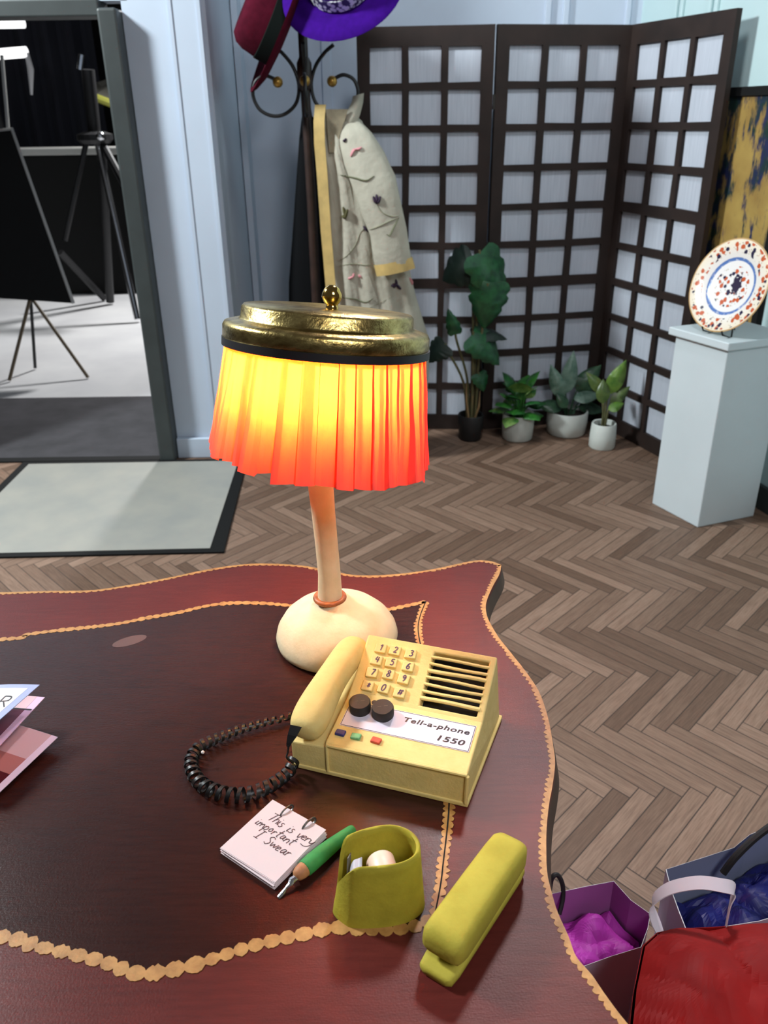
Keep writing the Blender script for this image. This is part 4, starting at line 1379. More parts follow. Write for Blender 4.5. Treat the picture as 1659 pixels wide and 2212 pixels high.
# robe
M_robe = mat('cream_embroidered_silk', (184, 180, 164), 0.75, c2=(168, 163, 148), vscale=9, bump=0.6, bscale=8, bdist=0.02, spec=0.2)
M_trimy = mat('yellow_satin_trim', (206, 176, 110), 0.6, var=0.12, vscale=20)
robe = thing('robe', at(790, 740, 3.72), 'cream robe embroidered with flowers, yellow trim, hanging from coat stand', 'robe')
sil = [(236, 692, 752), (262, 684, 782), (300, 683, 798), (340, 687, 812), (400, 695, 838), (460, 700, 856), (520, 704, 872), (580, 706, 884), (640, 711, 898), (700, 716, 916), (738, 718, 928), (820, 722, 925), (920, 724, 918)]
rings = []
for i, (py, xl, xr) in enumerate(sil):
    a_, c_ = at(xl, py, 3.72), at(xr, py, 3.72)
    c = (a_ + c_) / 2; hw = (c_ - a_).length / 2
    ring = []
    dep = min(0.085, 0.03 + 0.02 * i)
    for k in range(56):
        th = 2 * math.pi * k / 56
        f = 1 + 0.16 * noise.noise(Vector((math.cos(th) * 3.2, math.sin(th) * 3.2, i * 0.35))) * (1 if abs(math.cos(th)) < .92 else .3)
        ring.append(c + Vector((hw * math.cos(th), dep * f * math.sin(th) + 0.012 * math.sin(7 * math.cos(th) * 2 + i * .7) * (i > 1), 0)))
    rings.append(ring)
b = BM(); loft(b, rings)
bvs = b.copy()
obj('robe_body', b, M_robe, robe, smooth=True, angle=80)
# sleeve
b = BM()
spx = [(748, 262, 22), (765, 300, 36), (787, 345, 41), (808, 395, 43), (826, 450, 41), (838, 500, 39), (847, 550, 38), (853, 585, 38)]
rings = []
for i, (px_s, py_s, hw_px) in enumerate(spx):
    c = at(px_s, py_s, (3.70, 3.665, 3.635, 3.61)[i] if i < 4 else 3.60); hw = hw_px * 0.00205
    tl = Vector((0.97, 0, 0.18)) if i > 4 else Vector((0.93, 0, 0.3))
    tl.normalize()
    ring = []
    for k in range(32):
        th = 2 * math.pi * k / 32
        f = 1 + 0.14 * noise.noise(Vector((math.cos(th) * 2, math.sin(th) * 2, i * 0.9 + 9)))
        ring.append(c + tl * (hw * math.cos(th) * f) + Vector((0, 1, 0)) * (0.042 * f * math.sin(th)))
    rings.append(ring)
loft(b, rings)
slv_bm = b.copy()
obj('sleeve', b, M_robe, robe, smooth=True, angle=80)
b = BM()
r1 = rings[-1]; cc_ = sum(r1, Vector()) / len(r1)
lo_ = at(853, 585, 3.60)
dn_ = (at(856, 592, 3.6) - at(850, 568, 3.6))
k1 = [cc_ + (p - cc_) * 1.06 - dn_ * 0.9 for p in r1]; k2 = [cc_ + (p - cc_) * 1.08 + dn_ * 0.1 for p in r1]; k3 = [cc_ + (p - cc_) * 0.96 + dn_ * 0.1 for p in r1]
loft(b, [k1, k2, k3], True, False, True); obj('cuff', b, M_trimy, robe, smooth=True)
# collar lapel and hanging loop
b = BM()
ct = at(778, 205, 3.72); cl = at(735, 240, 3.70)
rings = []
for (xa, ya, xb_, yb_, yy) in ((762, 208, 786, 201, 3.70), (760, 220, 784, 222, 3.685), (752, 236, 778, 246, 3.675), (742, 252, 770, 268, 3.67), (736, 268, 760, 290, 3.68)):
    p, q = at(xa, ya, yy), at(xb_, yb_, yy)
    rings.append([p, p.lerp(q, .5) + Vector((0, -0.018, 0)), q, q + Vector((0, .03, 0)), p.lerp(q, .5) + Vector((0, .03, 0)), p + Vector((0, .03, 0))])
loft(b, rings); obj('collar', b, M_robe, robe, smooth=True, angle=80)
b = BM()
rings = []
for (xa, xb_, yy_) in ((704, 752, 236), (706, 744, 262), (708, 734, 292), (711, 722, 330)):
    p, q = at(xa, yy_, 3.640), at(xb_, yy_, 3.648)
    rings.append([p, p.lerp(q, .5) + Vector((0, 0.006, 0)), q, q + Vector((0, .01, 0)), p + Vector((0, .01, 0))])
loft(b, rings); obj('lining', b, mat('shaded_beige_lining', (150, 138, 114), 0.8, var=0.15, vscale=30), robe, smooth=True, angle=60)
b = BM()
rings = []
for (px_s, py_s) in ((692, 226), (689, 262), (690, 310), (695, 370), (700, 440), (704, 500), (709, 560), (714, 620), (720, 690), (722, 760), (724, 860)):
    p = at(px_s, py_s, 3.632 if py_s > 240 else 3.655); h = 0.022
    wob = 0.004 * math.sin(py_s * .07)
    rings.append([p + Vector((-h, wob + .02, 0)), p + Vector((h, wob + .012, 0)), p + Vector((h, wob - .002, 0)), p + Vector((-h, wob + .004, 0))])
loft(b, rings); obj('front_trim', b, M_trimy, robe, smooth=True, angle=50)
# embroidery laid on the cloth
tb, ts = BVHTree.FromBMesh(bvs), BVHTree.FromBMesh(slv_bm)


def cloth_hit(px_s, py_s):
    o_ = Vector((0, 0, CAMH)); d_ = ray(px_s, py_s).normalized()
    best = None
    for t_ in (tb, ts):
        h_ = t_.ray_cast(o_, d_)
        if h_[0] is not None and (best is None or h_[3] < best[1]): best = (h_[0], h_[3])
    return None if best is None else best[0] - d_ * 0.0012


def stitch(pts_px, wpx, m_, nm='embroidery'):
    P = [cloth_hit(p.x, p.y) for p in catmull([(x, y, 0) for x, y in pts_px], 6)]
    P = [p for p in P if p is not None]
    if len(P) < 3: return
    bm = BM()
    n_ = len(P)
    tube(bm, P, [0.0021 * wpx * (0.8 if wpx > 6.5 else 0.55) * (0.25 + 0.75 * math.sin(math.pi * (i + .5) / n_)) for i in range(n_)], 6, 0.5)
    obj(nm, bm, m_, robe, smooth=True)


M_stem = mat('olive_thread', (96, 98, 72), 0.8); M_stem2 = mat('grey_green_thread', (140, 140, 116), 0.8)
M_purp = mat('dark_purple_thread', (52, 34, 58), 0.8); M_pnk = mat('pink_thread', (206, 140, 146), 0.8); M_olv = mat('dark_olive_thread', (78, 74, 40), 0.8)
stitch([(735, 378), (765, 384), (790, 390), (808, 380)], 6, M_stem)
stitch([(813, 440), (825, 458), (845, 467), (862, 466)], 3, M_stem2)
stitch([(862, 470), (852, 488), (842, 508), (835, 506)], 4, M_stem)
stitch([(862, 470), (840, 478), (815, 490), (795, 497)], 3, M_stem2)
for q in ([(806, 424), (810, 434), (814, 440)], [(813, 420), (814, 430), (814, 440)], [(822, 424), (818, 434), (814, 440)]): stitch(q, 9, M_purp)
for q in ([(855, 603), (856, 613), (850, 622)], [(845, 618), (850, 616), (856, 613)], [(866, 625), (860, 619), (855, 613)]): stitch(q, 9, M_purp)
for q in ([(757, 338), (763, 326), (768, 322)], [(768, 322), (774, 322), (781, 318)]): stitch(q, 7, M_pnk)
for q in ([(752, 602), (758, 600), (763, 596)], [(764, 590), (764, 594), (764, 599)], [(774, 594), (778, 597), (780, 600)], [(884, 600), (888, 608), (890, 615)]): stitch(q, 7, M_pnk)
stitch([(730, 565), (750, 552), (768, 530), (778, 505), (788, 492)], 3, M_stem2)
stitch([(732, 575), (760, 570), (790, 573), (805, 571)], 3, M_stem2)
for q in ([(741, 447), (744, 458), (746, 470)], [(751, 452), (748, 462), (746, 472)], [(740, 466), (744, 468), (748, 470)]): stitch(q, 9, M_olv)
stitch([(785, 488), (790, 494), (796, 500)], 7, M_purp)
stitch([(743, 302), (745, 304), (748, 299)], 7, M_purp)
stitch([(740, 643), (765, 646), (790, 653), (805, 645)], 5, M_stem)
stitch([(728, 660), (750, 672), (790, 668), (850, 640)], 2, M_stem2)
bvs.free(); slv_bm.free()
# black coat hanging behind the pole
M_coat = mat('black_wool', (16, 17, 19), 0.95, bump=0.3, bscale=90, spec=0.1)
coat = thing('coat', (CXs - 0.06, CYs + 0.1, 0.25), 'long black coat hanging behind the coat stand pole', 'coat')
b = BM()
rings = []
for i, (z, xl, xr) in enumerate(((1.50, -0.33, -0.25), (1.42, -0.345, -0.24), (1.2, -0.375, -0.22), (1.0, -0.40, -0.2), (0.8, -0.425, -0.18), (0.6, -0.44, -0.17), (0.35, -0.45, -0.15), (0.30, -0.445, -0.16))):
    ring = []
    for k in range(28):
        th = 2 * math.pi * k / 28
        f = 1 + 0.12 * noise.noise(Vector((math.cos(th) * 2.5, math.sin(th) * 2.5, i * .3 + 4)))
        ring.append(((xl + xr) / 2 + (xr - xl) / 2 * math.cos(th) * f, CYs + 0.095 + 0.06 * math.sin(th) * f, z))
    rings.append(ring)
loft(b, rings); obj('coat_body', b, M_coat, coat, smooth=True, angle=80)
b = BM(); tube(b, [(-0.29, CYs + 0.09, 1.49), (-0.292, CYs + 0.06, 1.525), (-0.295, CYs + 0.05, 1.53)], 0.005, 6); obj('hanging_loop', b, M_coat, coat)

# ================================================================== PLANTS
def leaf(bm, base, tip, nrm, width, curl=0.15, cuts=0, heart=0.25, nseg=14, fold=0.15):
    """one blade: outline widened near the base, slits between the veins when cuts > 0"""
    base, tip, nrm = Vector(base), Vector(tip), Vector(nrm)
    d = tip - base; L = d.length; d.normalize(); s = d.cross(nrm).normalized(); nn = s.cross(d).normalized()
    rowsL, rowsR, mid_ = [], [], []
    for i in range(nseg + 1):
        t = i / nseg
        prof = math.sin(math.pi * min(1, max(0, t)) ** 0.62) ** 0.85 if cuts else math.sin(math.pi * t ** 0.8)
        wv_ = width / 2 * max(0.015, prof)
        if cuts and i % 3 == 2 and 0.15 < t < 0.92: wv_ *= 0.84
        c = base + d * (L * t) + nn * (-curl * L * t * t + 0.12 * curl * L * math.sin(math.pi * t))
        back_ = d * (-heart * L * (1 - t) * wv_ / (width / 2 + 1e-6) * 0.7)
        mid_.append(c)
        rowsL.append(c + s * wv_ + back_ + nn * (-fold * wv_))
        rowsR.append(c - s * wv_ + back_ + nn * (-fold * wv_))
    th = nn * 0.0012
    ml, lf, rg = addv(bm, mid_), addv(bm, rowsL), addv(bm, rowsR)
    ml2, lf2, rg2 = addv(bm, [p - th for p in mid_]), addv(bm, [p - th for p in rowsL]), addv(bm, [p - th for p in rowsR])
    for i in range(nseg):
        bm.faces.new((ml[i], lf[i], lf[i + 1], ml[i + 1])); bm.faces.new((rg[i], ml[i], ml[i + 1], rg[i + 1]))
        bm.faces.new((ml2[i + 1], lf2[i + 1], lf2[i], ml2[i])); bm.faces.new((rg2[i + 1], ml2[i + 1], ml2[i], rg2[i]))
        bm.faces.new((lf[i], lf2[i], lf2[i + 1], lf[i + 1])); bm.faces.new((rg[i + 1], rg2[i + 1], rg2[i], rg[i]))


def leafmat(name, c, c2, rough=0.35):
    n = NT(name)
    f = n.noise(n.coords(), 26, 4)
    n.set(Base_Color=n.mix(n.ramp(f, 0.35, 0.65), lin(c), lin(c2)), Roughness=rough)
    return n.m


M_pot = mat('white_ceramic_pot', (206, 212, 206), 0.55, c2=(194, 200, 194), vscale=12, bump=0.3, bscale=60)
M_potb = mat('black_plastic_pot', (26, 26, 27), 0.5)
M_soil = mat('dark_soil', (44, 34, 28), 0.95, bump=1.0, bscale=120, bdist=0.004)
M_stalk = mat('brown_green_stalk', (112, 104, 72), 0.6, c2=(86, 92, 58), vscale=30)


def pot(root, c, r0, r1, h, m_, wob=0.0):
    b = BM(); lathe(b, [(r0 * 0.9, 0.0), (r0, 0.008), ((r0 + r1) / 2 * 1.03, h * 0.5), (r1, h - 0.006), (r1 - 0.003, h), (r1 - 0.010, h - 0.003), (r1 - 0.012, h * 0.72), (0.0005, h * 0.72)], (c[0], c[1], 0), 36, wob=wob, cap1=False)
    obj('pot', b, m_, root, smooth=True, angle=50)
    b = BM(); lathe(b, [(r1 - 0.0125, h * 0.70), (r1 - 0.0125, h * 0.80), (0.0005, h * 0.83)], (c[0], c[1], 0), 24); obj('soil', b, M_soil, root)


# monstera
PY = 3.95
mc = (0.448, 3.955)
mon = thing('potted_plant', (mc[0], mc[1], 0), 'tall split-leaf plant in a black plastic pot before the folding screen', 'plant', 'plants before the folding screen')
pot(mon, mc, 0.056, 0.066, 0.135, M_potb)
M_leaf1 = leafmat('deep_green_leaf', (42, 98, 58), (26, 66, 42), 0.3)
M_leaf2 = leafmat('dark_underside_leaf', (28, 46, 36), (20, 36, 28), 0.5)
sets = [  # base px, tip px, depth, width, normal, curl, material
    ((1024, 566), (958, 588), 3.93, 0.23, (-0.25, -0.7, 0.45), 0.5, 1),
    ((1038, 545), (1100, 660), 3.90, 0.225, (0.35, -0.8, 0.4), 0.25, 0),
    ((1060, 610), (1050, 712), 3.87, 0.20, (0.1, -0.85, 0.5), 0.25, 0),
    ((1020, 722), (1092, 776), 3.88, 0.19, (0.15, -0.7, 0.7), 0.35, 0),
    ((1018, 722), (1092, 712), 3.93, 0.12, (0.2, -0.5, 0.8), 0.4, 1),
    ((984, 722), (968, 672), 3.93, 0.075, (-0.2, -0.9, 0.3), 0.2, 0),
    ((962, 742), (920, 772), 3.94, 0.15, (-0.3, -0.6, 0.6), 0.4, 1),
    ((1034, 806), (1052, 842), 3.90, 0.10, (0.3, -0.7, 0.5), 0.4, 0),
]
for (bp, tp, Y_, wd, nr, cu, mi) in sets:
    b = BM(); leaf(b, at(bp[0], bp[1], Y_), at(tp[0], tp[1], Y_ - 0.03), nr, wd, cu, cuts=1, heart=0.3)
    obj('leaf', b, (M_leaf1, M_leaf2)[mi], mon, smooth=True, angle=80)
for (bp, tx, Y_) in (((1022, 572), 0, 3.93), ((1036, 540), 0.01, 3.90), ((1054, 612), 0.02, 3.87), ((1022, 716), 0.0, 3.88), ((984, 722), -0.01, 3.93), ((962, 742), -0.02, 3.94), ((1034, 806), 0.02, 3.90)):
    e_ = at(bp[0], bp[1], Y_)
    b = BM(); s_ = Vector((mc[0] + tx, mc[1] + rr.uniform(-.015, .015), 0.10))
    tube(b, catmull([s_, s_.lerp(e_, .45) + Vector(((s_.x - e_.x) * 0.25, 0, 0.02)), e_.lerp(s_, .12) + Vector((0, 0, .01)), e_], 5), 0.006, 8); obj('stalk', b, M_stalk, mon, smooth=True)
for dx, tz in ((-0.028, 0.30), (0.035, 0.26), (0.0, 0.34)):
    b = BM(); tube(b, [(mc[0] + dx * .4, mc[1] - .01, 0.1), (mc[0] + dx, mc[1] - 0.03, tz * .7), (mc[0] + dx * 1.1, mc[1] - 0.02, tz)], [0.007, 0.005, 0.002], 7); obj('stake', b, mat('dry_sheath', (150, 122, 84), 0.8), mon)


def rosette(root, c, z0, n_l, hmin, hmax, spread, wd, m_list, seed, up_=0.6, cu=0.35, fold=0.2):
    r_ = random.Random(seed)
    for i in range(n_l):
        a = 2 * math.pi * (i * 0.382) + r_.uniform(-.3, .3)
        k = (i + 0.5) / n_l
        hh = hmax - (hmax - hmin) * k; sp = spread * (0.35 + 0.65 * k) * r_.uniform(.8, 1.15)
        s_ = Vector((c[0] + math.cos(a) * 0.012, c[1] + math.sin(a) * 0.012, z0))
        mid = Vector((c[0] + math.cos(a) * sp * 0.45, c[1] + math.sin(a) * sp * 0.45, z0 + hh * 0.62))
        tip_ = Vector((c[0] + math.cos(a) * sp * 1.15, c[1] + math.sin(a) * sp * 1.15, z0 + hh * (1.0 - 0.25 * k)))
        b = BM(); leaf(b, mid, tip_, Vector((-math.cos(a) * .55, -math.sin(a) * .55 , 1)), wd * r_.uniform(.8, 1.15), cu, 0, 0.1, 10, fold)
        obj('leaf', b, m_list[i % len(m_list)], root, smooth=True, angle=80)
        b = BM(); tube(b, [s_, s_.lerp(mid, .55) + Vector((0, 0, .012)), mid + (tip_ - mid) * 0.04], 0.0032, 6); obj('stalk', b, m_list[0], root, smooth=True)


c = (0.690, 3.955)
p1 = thing('potted_plant', (c[0], c[1], 0), 'bushy mid-green plant with mottled leaves in white pot beside black pot', 'plant', 'plants before the folding screen')
pot(p1, c, 0.076, 0.080, 0.135, M_pot, 0.02)
rosette(p1, c, 0.10, 22, 0.04, 0.27, 0.135, 0.105, [leafmat('bright_mottled_leaf', (58, 128, 44), (30, 90, 34)), leafmat('mid_green_leaf', (34, 100, 40), (22, 66, 32)), leafmat('yellow_flecked_leaf', (44, 112, 46), (128, 160, 84))], 5)
c = (0.955, 4.025)
p2 = thing('potted_plant', (c[0], c[1], 0), 'grey-green broad-leaved plant in wide white bowl by the screen corner', 'plant', 'plants before the folding screen')
pot(p2, c, 0.098, 0.104, 0.125, M_pot, 0.02)
M_gg = leafmat('grey_green_leaf', (122, 148, 132), (82, 114, 98), 0.4); M_gd = leafmat('dull_green_leaf', (58, 92, 64), (38, 66, 48))
for (bp, tp, Y_, wd, nr, mi) in [((1222, 850), (1243, 762), 4.03, 0.085, (0, -1, .2), 0), ((1215, 860), (1190, 792), 4.0, 0.08, (-.3, -.9, .4), 0), ((1245, 845), (1300, 790), 4.05, 0.10, (.2, -.8, .5), 1), ((1240, 862), (1300, 846), 4.0, 0.075, (.1, -.6, .8), 0), ((1215, 880), (1160, 868), 3.99, 0.085, (-.2, -.5, .8), 1), ((1250, 878), (1312, 880), 4.04, 0.085, (.1, -.5, .8), 1), ((1225, 880), (1205, 850), 3.97, 0.06, (0, -.8, .5), 1), ((1260, 860), (1275, 800), 4.08, 0.08, (0, -1, .3), 1)]:
    b = BM(); leaf(b, at(bp[0], bp[1], Y_), at(tp[0], tp[1], Y_), nr, wd, 0.2, 0, 0.1, 12); obj('leaf', b, (M_gg, M_gd)[mi], p2, smooth=True, angle=80)
    e_ = at(bp[0], bp[1], Y_); b = BM(); tube(b, [(c[0] + (e_.x - c[0]) * .3, c[1] - .01, 0.095), e_.lerp(Vector((c[0], c[1], .1)), .4), e_], 0.004, 6); obj('stalk', b, M_gd, p2, smooth=True)
c = (1.090, 3.815)
p3 = thing('potted_plant', (c[0], c[1], 0), 'small bright green upright plant in narrow white pot nearest the plinth', 'plant', 'plants before the folding screen')
pot(p3, c, 0.064, 0.060, 0.128, M_pot, 0.02)
M_yg = leafmat('yellow_green_leaf', (112, 142, 56), (74, 112, 40)); M_yg2 = leafmat('olive_green_leaf', (86, 104, 52), (62, 84, 40))
for (bp, tp, Y_, wd, nr, mi) in [((1312, 852), (1358, 782), 3.80, 0.085, (.2, -.9, .3), 0), ((1305, 850), (1270, 806), 3.82, 0.06, (-.3, -.8, .5), 1), ((1302, 872), (1306, 822), 3.78, 0.07, (0, -1, .3), 1), ((1318, 872), (1362, 835), 3.80, 0.06, (.3, -.7, .6), 1), ((1314, 885), (1348, 870), 3.78, 0.05, (.3, -.7, .6), 0)]:
    b = BM(); leaf(b, at(bp[0], bp[1], Y_), at(tp[0], tp[1], Y_), nr, wd, 0.2, 0, 0.05, 12); obj('leaf', b, (M_yg, M_yg2)[mi], p3, smooth=True, angle=80)
    e_ = at(bp[0], bp[1], Y_); b = BM(); tube(b, [(c[0] + (e_.x - c[0]) * .4, c[1], 0.095), e_.lerp(Vector((c[0], c[1], .1)), .4), e_], 0.0045, 6); obj('stalk', b, M_stalk, p3, smooth=True)

# ================================================================== SHOPPING BAGS
def crumple(bm, poly, z0, amp, seed, nr=12, dome=0.04, fr=14):
    """sheet of tissue filling a polygon"""
    cx_ = sum((p for p in poly), Vector((0, 0))) / len(poly)
    P, _ = resample([Vector((p.x, p.y, 0)) for p in poly] + [Vector((poly[0].x, poly[0].y, 0))], 0.010)
    P = P[:-1]
    rings = []
    for j in range(nr + 1):
        t = 1 - j / nr * 0.97
        ring = []
        for p in P:
            q = Vector((cx_.x, cx_.y, 0)) + (p - Vector((cx_.x, cx_.y, 0))) * t * 0.965
            v = noise.cell(q * 22 + Vector((seed, 0, 0))) * 0.0
            h = abs(noise.noise(q * fr + Vector((seed, seed, 0)))) * 1.6 + abs(noise.noise(q * fr * 2.3 + Vector((0, seed, 0)))) * 0.4
            ring.append(q + Vector((0, 0, z0 + dome * (1 - t * t) + amp * h)))
        rings.append(ring)
    loft(bm, rings, True, False, True)


def bag(name, label, rim, z, m_in, m_out, wob=0.0, ztop=None, m_rim=None):
    """open paper bag: walls with thickness rising from the floor to the rim"""
    c = sum((p for p in rim), Vector((0, 0))) / len(rim)
    t = thing(name, (c.x, c.y, 0), label, 'bag', 'gift bags beside the desk')
    zt = ztop or [z] * len(rim)
    out = [Vector((p.x, p.y, zz)) for p, zz in zip(rim, zt)]
    inn = [Vector(((p - c) * 0.99 + c).to_3d().xy.to_3d()) + Vector((0, 0, zz)) for p, zz in zip(rim, zt)]
    lo_o = [Vector((c.x + (p.x - c.x) * 0.97, c.y + (p.y - c.y) * 0.97, 0.001)) for p in rim]
    lo_i = [Vector((c.x + (p.x - c.x) * 0.96, c.y + (p.y - c.y) * 0.96, 0.004)) for p in rim]
    bm = BM(); vs = loft(bm, [lo_o, out, inn, lo_i])
    bm.faces.ensure_lookup_table()
    n_ = len(rim)
    for i, f in enumerate(bm.faces):
        f.material_index = 0 if i < n_ * 1 else (2 if i < n_ * 2 else 1)
    obj('bag_body', bm, [m_out, m_in, m_rim or M_white], t)
    return t


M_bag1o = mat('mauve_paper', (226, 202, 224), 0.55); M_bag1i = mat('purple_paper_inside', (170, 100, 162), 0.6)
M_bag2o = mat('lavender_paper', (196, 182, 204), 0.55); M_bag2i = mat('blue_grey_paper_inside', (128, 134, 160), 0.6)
M_red = mat('red_paper', (150, 18, 18), 0.7, spec=0.2, c2=(126, 12, 14), vscale=7)
z1 = 0.30
rim1 = [on(x, y, z1).xy for x, y in [(1180, 1933), (1262, 1915), (1326, 1903), (1363, 1944), (1405, 1974), (1400, 2005), (1385, 2046), (1320, 2066), (1240, 2095), (1200, 2040), (1170, 1985)]]
bag1 = bag('gift_bag', 'mauve paper gift bag with black handle, tight against the desk', rim1, z1, M_bag1i, M_bag1o)
b = BM(); tube(b, catmull([on(1186, 1935, z1 - .02), on(1192, 1898, z1 + .02), on(1204, 1890, z1 + .025), on(1215, 1910, z1 + 0.01), on(1216, 1940, z1 - 0.01), on(1208, 1975, z1 - 0.03)], 6), 0.0042, 8); obj('handle', b, mat('black_cord_handle', (30, 24, 26), 0.6), bag1, smooth=True)
b = BM(); cr = sum(rim1, Vector((0, 0))) / len(rim1); crumple(b, [cr + (p - cr) * 0.94 for p in rim1], z1 - 0.085, 0.035, 3.1, dome=0.03)
M_mag = mat('magenta_tissue', (214, 74, 204), 0.55, c2=(196, 60, 186), vscale=12)
tag(obj('tissue_paper', b, M_mag), 'crumpled magenta tissue paper inside mauve gift bag', 'tissue paper')
z2 = 0.38
rim2 = [on(x, y, z2).xy for x, y in [(1438, 1878), (1585, 1831), (1619, 1803), (1700, 1768), (1800, 1720), (1850, 1850), (1780, 1950), (1640, 1990), (1484, 2015), (1466, 1969), (1450, 1925)]]
bag2 = bag('gift_bag', 'lavender paper gift bag with black rope handle and blue tissue', rim2, z2, M_bag2i, M_bag2o)
b = BM(); tube(b, catmull([on(1562, 1886, z2 - 0.02), on(1590, 1850, z2 + 0.01), on(1640, 1803, z2 + 0.04), on(1690, 1775, z2 + 0.05), on(1740, 1790, z2 + 0.0)], 6), 0.0062, 8); obj('handle', b, mat('black_rope', (26, 22, 24), 0.8, bump=0.6, bscale=300), bag2, smooth=True)
b = BM(); cr = sum(rim2, Vector((0, 0))) / len(rim2); crumple(b, [cr + (p - cr) * 0.95 for p in rim2], z2 - 0.10, 0.03, 8.3, dome=0.03)
tag(obj('tissue_paper', b, mat('navy_tissue', (28, 32, 120), 0.5, c2=(20, 22, 92), vscale=12)), 'crumpled navy tissue paper inside the lavender gift bag', 'tissue paper')
z3 = 0.44
rim3 = [on(x, y, z3).xy for x, y in [(1388, 2042), (1420, 2014), (1440, 2010), (1482, 2005), (1580, 2000), (1700, 1997), (1830, 1990), (1850, 2200), (1840, 2420), (1640, 2450), (1395, 2440), (1350, 2300), (1366, 2150)]]
bag3 = bag('gift_bag', 'red paper carrier bag with white strap handle at the frame corner', rim3, z3, M_red, M_red, m_rim=M_red)
b = BM()
P = catmull([on(1432, 2030, z3 - 0.01), on(1408, 1958, z3 + 0.02), on(1440, 1922, z3 + 0.05), on(1505, 1907, z3 + 0.07), on(1560, 1913, z3 + 0.07), on(1586, 1922, z3 + 0.06), on(1578, 1950, z3 + 0.04), on(1566, 2012, z3 - 0.02)], 6)
rings = []
for i, p in enumerate(P):
    d = (P[min(i + 1, len(P) - 1)] - P[max(i - 1, 0)]).normalized()
    s = Vector((0.35, 0.8, 0.25)); s = (s - d * s.dot(d)).normalized() * (0.010 if i > 3 else 0.005 + .0015 * i); nn = d.cross(s).normalized() * 0.0008
    rings.append([p - s - nn, p + s - nn, p + s + nn, p - s + nn])
loft(b, rings); obj('handle', b, mat('white_ribbon_strap', (226, 214, 224), 0.6), bag3, smooth=True, angle=50)
b = BM(); cr = sum(rim3, Vector((0, 0))) / len(rim3); crumple(b, [cr + (p - cr) * 1.0 for p in rim3], z3 - 0.006, 0.025, 5.7, nr=16, dome=0.025, fr=7)
M_redt = mat('red_tissue', (164, 18, 16), 0.6, spec=0.25, c2=(132, 12, 12), vscale=9)
tag(obj('tissue_paper', b, M_redt), 'crumpled red tissue paper filling the red carrier bag', 'tissue paper')

# ================================================================== STUDIO GEAR BEYOND THE DOORWAY
M_chrome = mat('bright_steel_tube', (214, 216, 220), 0.2, metal=1.0)
M_gunm = mat('black_powder_coat', (30, 30, 32), 0.45)
M_grey = mat('grey_tube', (176, 176, 172), 0.5)
# black board on an easel
eas = thing('easel', (-2.3, 5.4, 0), 'thin-legged folding easel holding up a large black board', 'easel')
apex = at(66, 640, 5.42)
for (px_s, py_s) in ((20, 822), (76, 795), (190, 815)):
    f_ = on(px_s, py_s, 0.006); b = BM(); tube(b, [f_, apex], 0.011, 8); obj('leg', b, M_gunm if px_s == 76 else mat('bronze_tube', (96, 82, 62), 0.5), eas, smooth=True)
b = BM(); tube(b, [apex, at(30, 420, 5.60), at(4, 120, 5.80)], 0.012, 8); obj('mast', b, M_grey, eas, smooth=True)
b = BM()
q = [at(-190, 300, 5.66), at(25, 280, 5.66), at(157, 655, 5.36), at(-60, 640, 5.36)]
bd = thing('black_board', (q[0] + q[1] + q[2] + q[3]) / 4, 'large black board with pale edge resting on the easel', 'board')
thick = Vector((0, 0.02, 0.006))
loft(b, [q, [p + thick for p in q]]); obj('board_face', b, M_black, bd)
b = BM(); tube(b, [q[0] + Vector((0, -.004, .006)), q[1] + Vector((.004, -.004, .004)), q[2] + Vector((.006, -.004, 0))], 0.012, 4); obj('board_edge', b, M_grey, bd)
# tripod
tri = thing('tripod', (-2.5, 7.2, 0), 'large camera tripod with one bright steel leg beyond the doorway', 'tripod')
hub = at(205, 296, 7.25)
b = BM(); tube(b, [on(297, 690, 0.02), hub + Vector((0.02, -.03, 0))], 0.026, 10); l_ = obj('leg', b, M_chrome, tri, smooth=True); l_['label'] = 'bright steel leg'
b = BM(); tube(b, [at(140, 520, 7.1), hub + Vector((-0.06, 0, 0))], 0.022, 10); obj('leg', b, M_gunm, tri, smooth=True)
b = BM(); tube(b, [on(238, 652, 0.02), hub + Vector((0.03, .06, 0))], 0.036, 10); obj('leg', b, M_gunm, tri, smooth=True)
b = BM(); tube(b, [on(225, 645, 0.02), at(130, 545, 7.3)], 0.03, 8); obj('spreader', b, M_gunm, tri, smooth=True)
b = BM(); lathe(b, [(0.11, -0.05), (0.14, -0.02), (0.14, 0.02), (0.08, 0.04)], hub, 20); obj('hub', b, M_gunm, tri)
b = BM(); tube(b, [hub, at(190, 150, 7.2)], 0.05, 10); obj('column', b, M_gunm, tri, smooth=True)
b = BM(); bmesh.ops.create_uvsphere(b, u_segments=12, v_segments=8, radius=0.035, matrix=Matrix.Translation(at(217, 294, 7.05))); obj('clamp_knob', b, M_chrome, tri, smooth=True)
b = BM(); tube(b, [at(172, 150, 7.1), at(176, 118, 7.1)], 0.022, 8); obj('clamp', b, M_chrome, tri, smooth=True)
b = BM(); tube(b, [hub + Vector((0.03, 0, 0)), at(272, 405, 7.0)], 0.03, 8); obj('handle', b, M_gunm, tri, smooth=True)
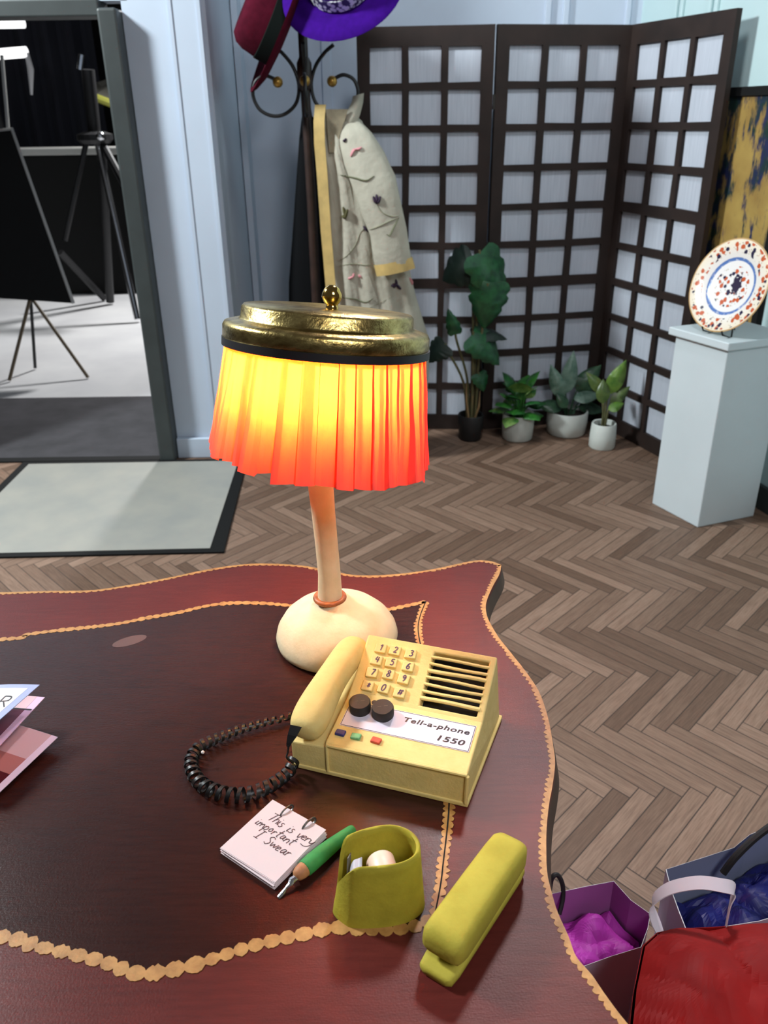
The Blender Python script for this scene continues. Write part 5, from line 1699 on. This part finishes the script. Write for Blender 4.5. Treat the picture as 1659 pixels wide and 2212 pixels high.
# black case
cs = thing('flight_case', (-3.1, 8.0, 0), 'big black flight case with grey lid edge behind the tripod', 'case')
b = BM(); box(b, (-3.1, 8.15, 0.61), (1.7, 0.3, 1.22)); obj('case_body', b, M_black, cs, bevel=0.02)
b = BM(); box(b, (-3.1, 8.15, 1.25), (1.74, 0.34, 0.06)); obj('lid_edge', b, M_grey, cs, bevel=0.01)
# navy drape
b = BM()
rows = []
for i in range(41):
    x = -4.1 + 1.35 * i / 40
    yv = 9.2 + 0.05 * math.sin(i * 0.9)
    rows.append([(x, yv, 0.02), (x, yv, 2.6), (x, yv + 0.02, 2.6), (x, yv + 0.02, 0.02)])
loft(b, rows)
tag(obj('curtain', b, mat('navy_drape', (26, 28, 40), 0.9)), 'dark navy drape hanging at the back of the studio', 'curtain')
# lights on a stand
ls = thing('studio_lamp', (-3.9, 8.6, 0), 'two glowing white light tubes on a stand, far left beyond doorway', 'studio lamp')
for (x0, y0, x1, y1, rr_) in ((-60, 52, 52, 50, 0.040), (-60, 122, 58, 112, 0.045)):
    b = BM(); tube(b, [at(x0, y0, 8.6), at(x1, y1, 8.6)], rr_, 12); obj('light_tube', b, emit('white_tube_light', (255, 255, 255), 1.6), ls, smooth=True)
b = BM(); pp = at(-40, 60, 8.65); tube(b, [(pp.x, pp.y, 0.0), (pp.x, pp.y, pp.z + .1)], 0.03, 8); obj('stand_pole', b, M_gunm, ls)
b = BM(); tube(b, [at(58, 114, 8.6), at(66, 150, 8.6), at(68, 205, 8.6)], [0.02, 0.03, 0.012], 8); obj('shiny_sleeve', b, mat('clear_plastic_glint', (210, 210, 214), 0.2), ls, smooth=True)
# grey table with yellow edge
tb_ = thing('trestle_table', (-2.15, 8.3, 0), 'grey table top with yellow edge at the right of the doorway', 'table')
b = BM()
q = [at(192, 205, 8.6), at(262, 232, 8.6), at(262, 160, 9.1), at(210, 178, 9.1)]
loft(b, [q, [p + Vector((0, 0, -0.03)) for p in q]]); obj('table_top', b, mat('grey_laminate', (120, 118, 110), 0.5), tb_)
b = BM(); tube(b, [q[0], q[1]], 0.035, 8); obj('yellow_edge', b, mat('yellow_edging', (206, 206, 96), 0.5), tb_)
for p in (q[0], q[1]):
    b = BM(); tube(b, [(p.x, p.y + .1, 0), (p.x, p.y + .1, p.z - .02)], 0.025, 8); obj('leg', b, M_gunm, tb_)
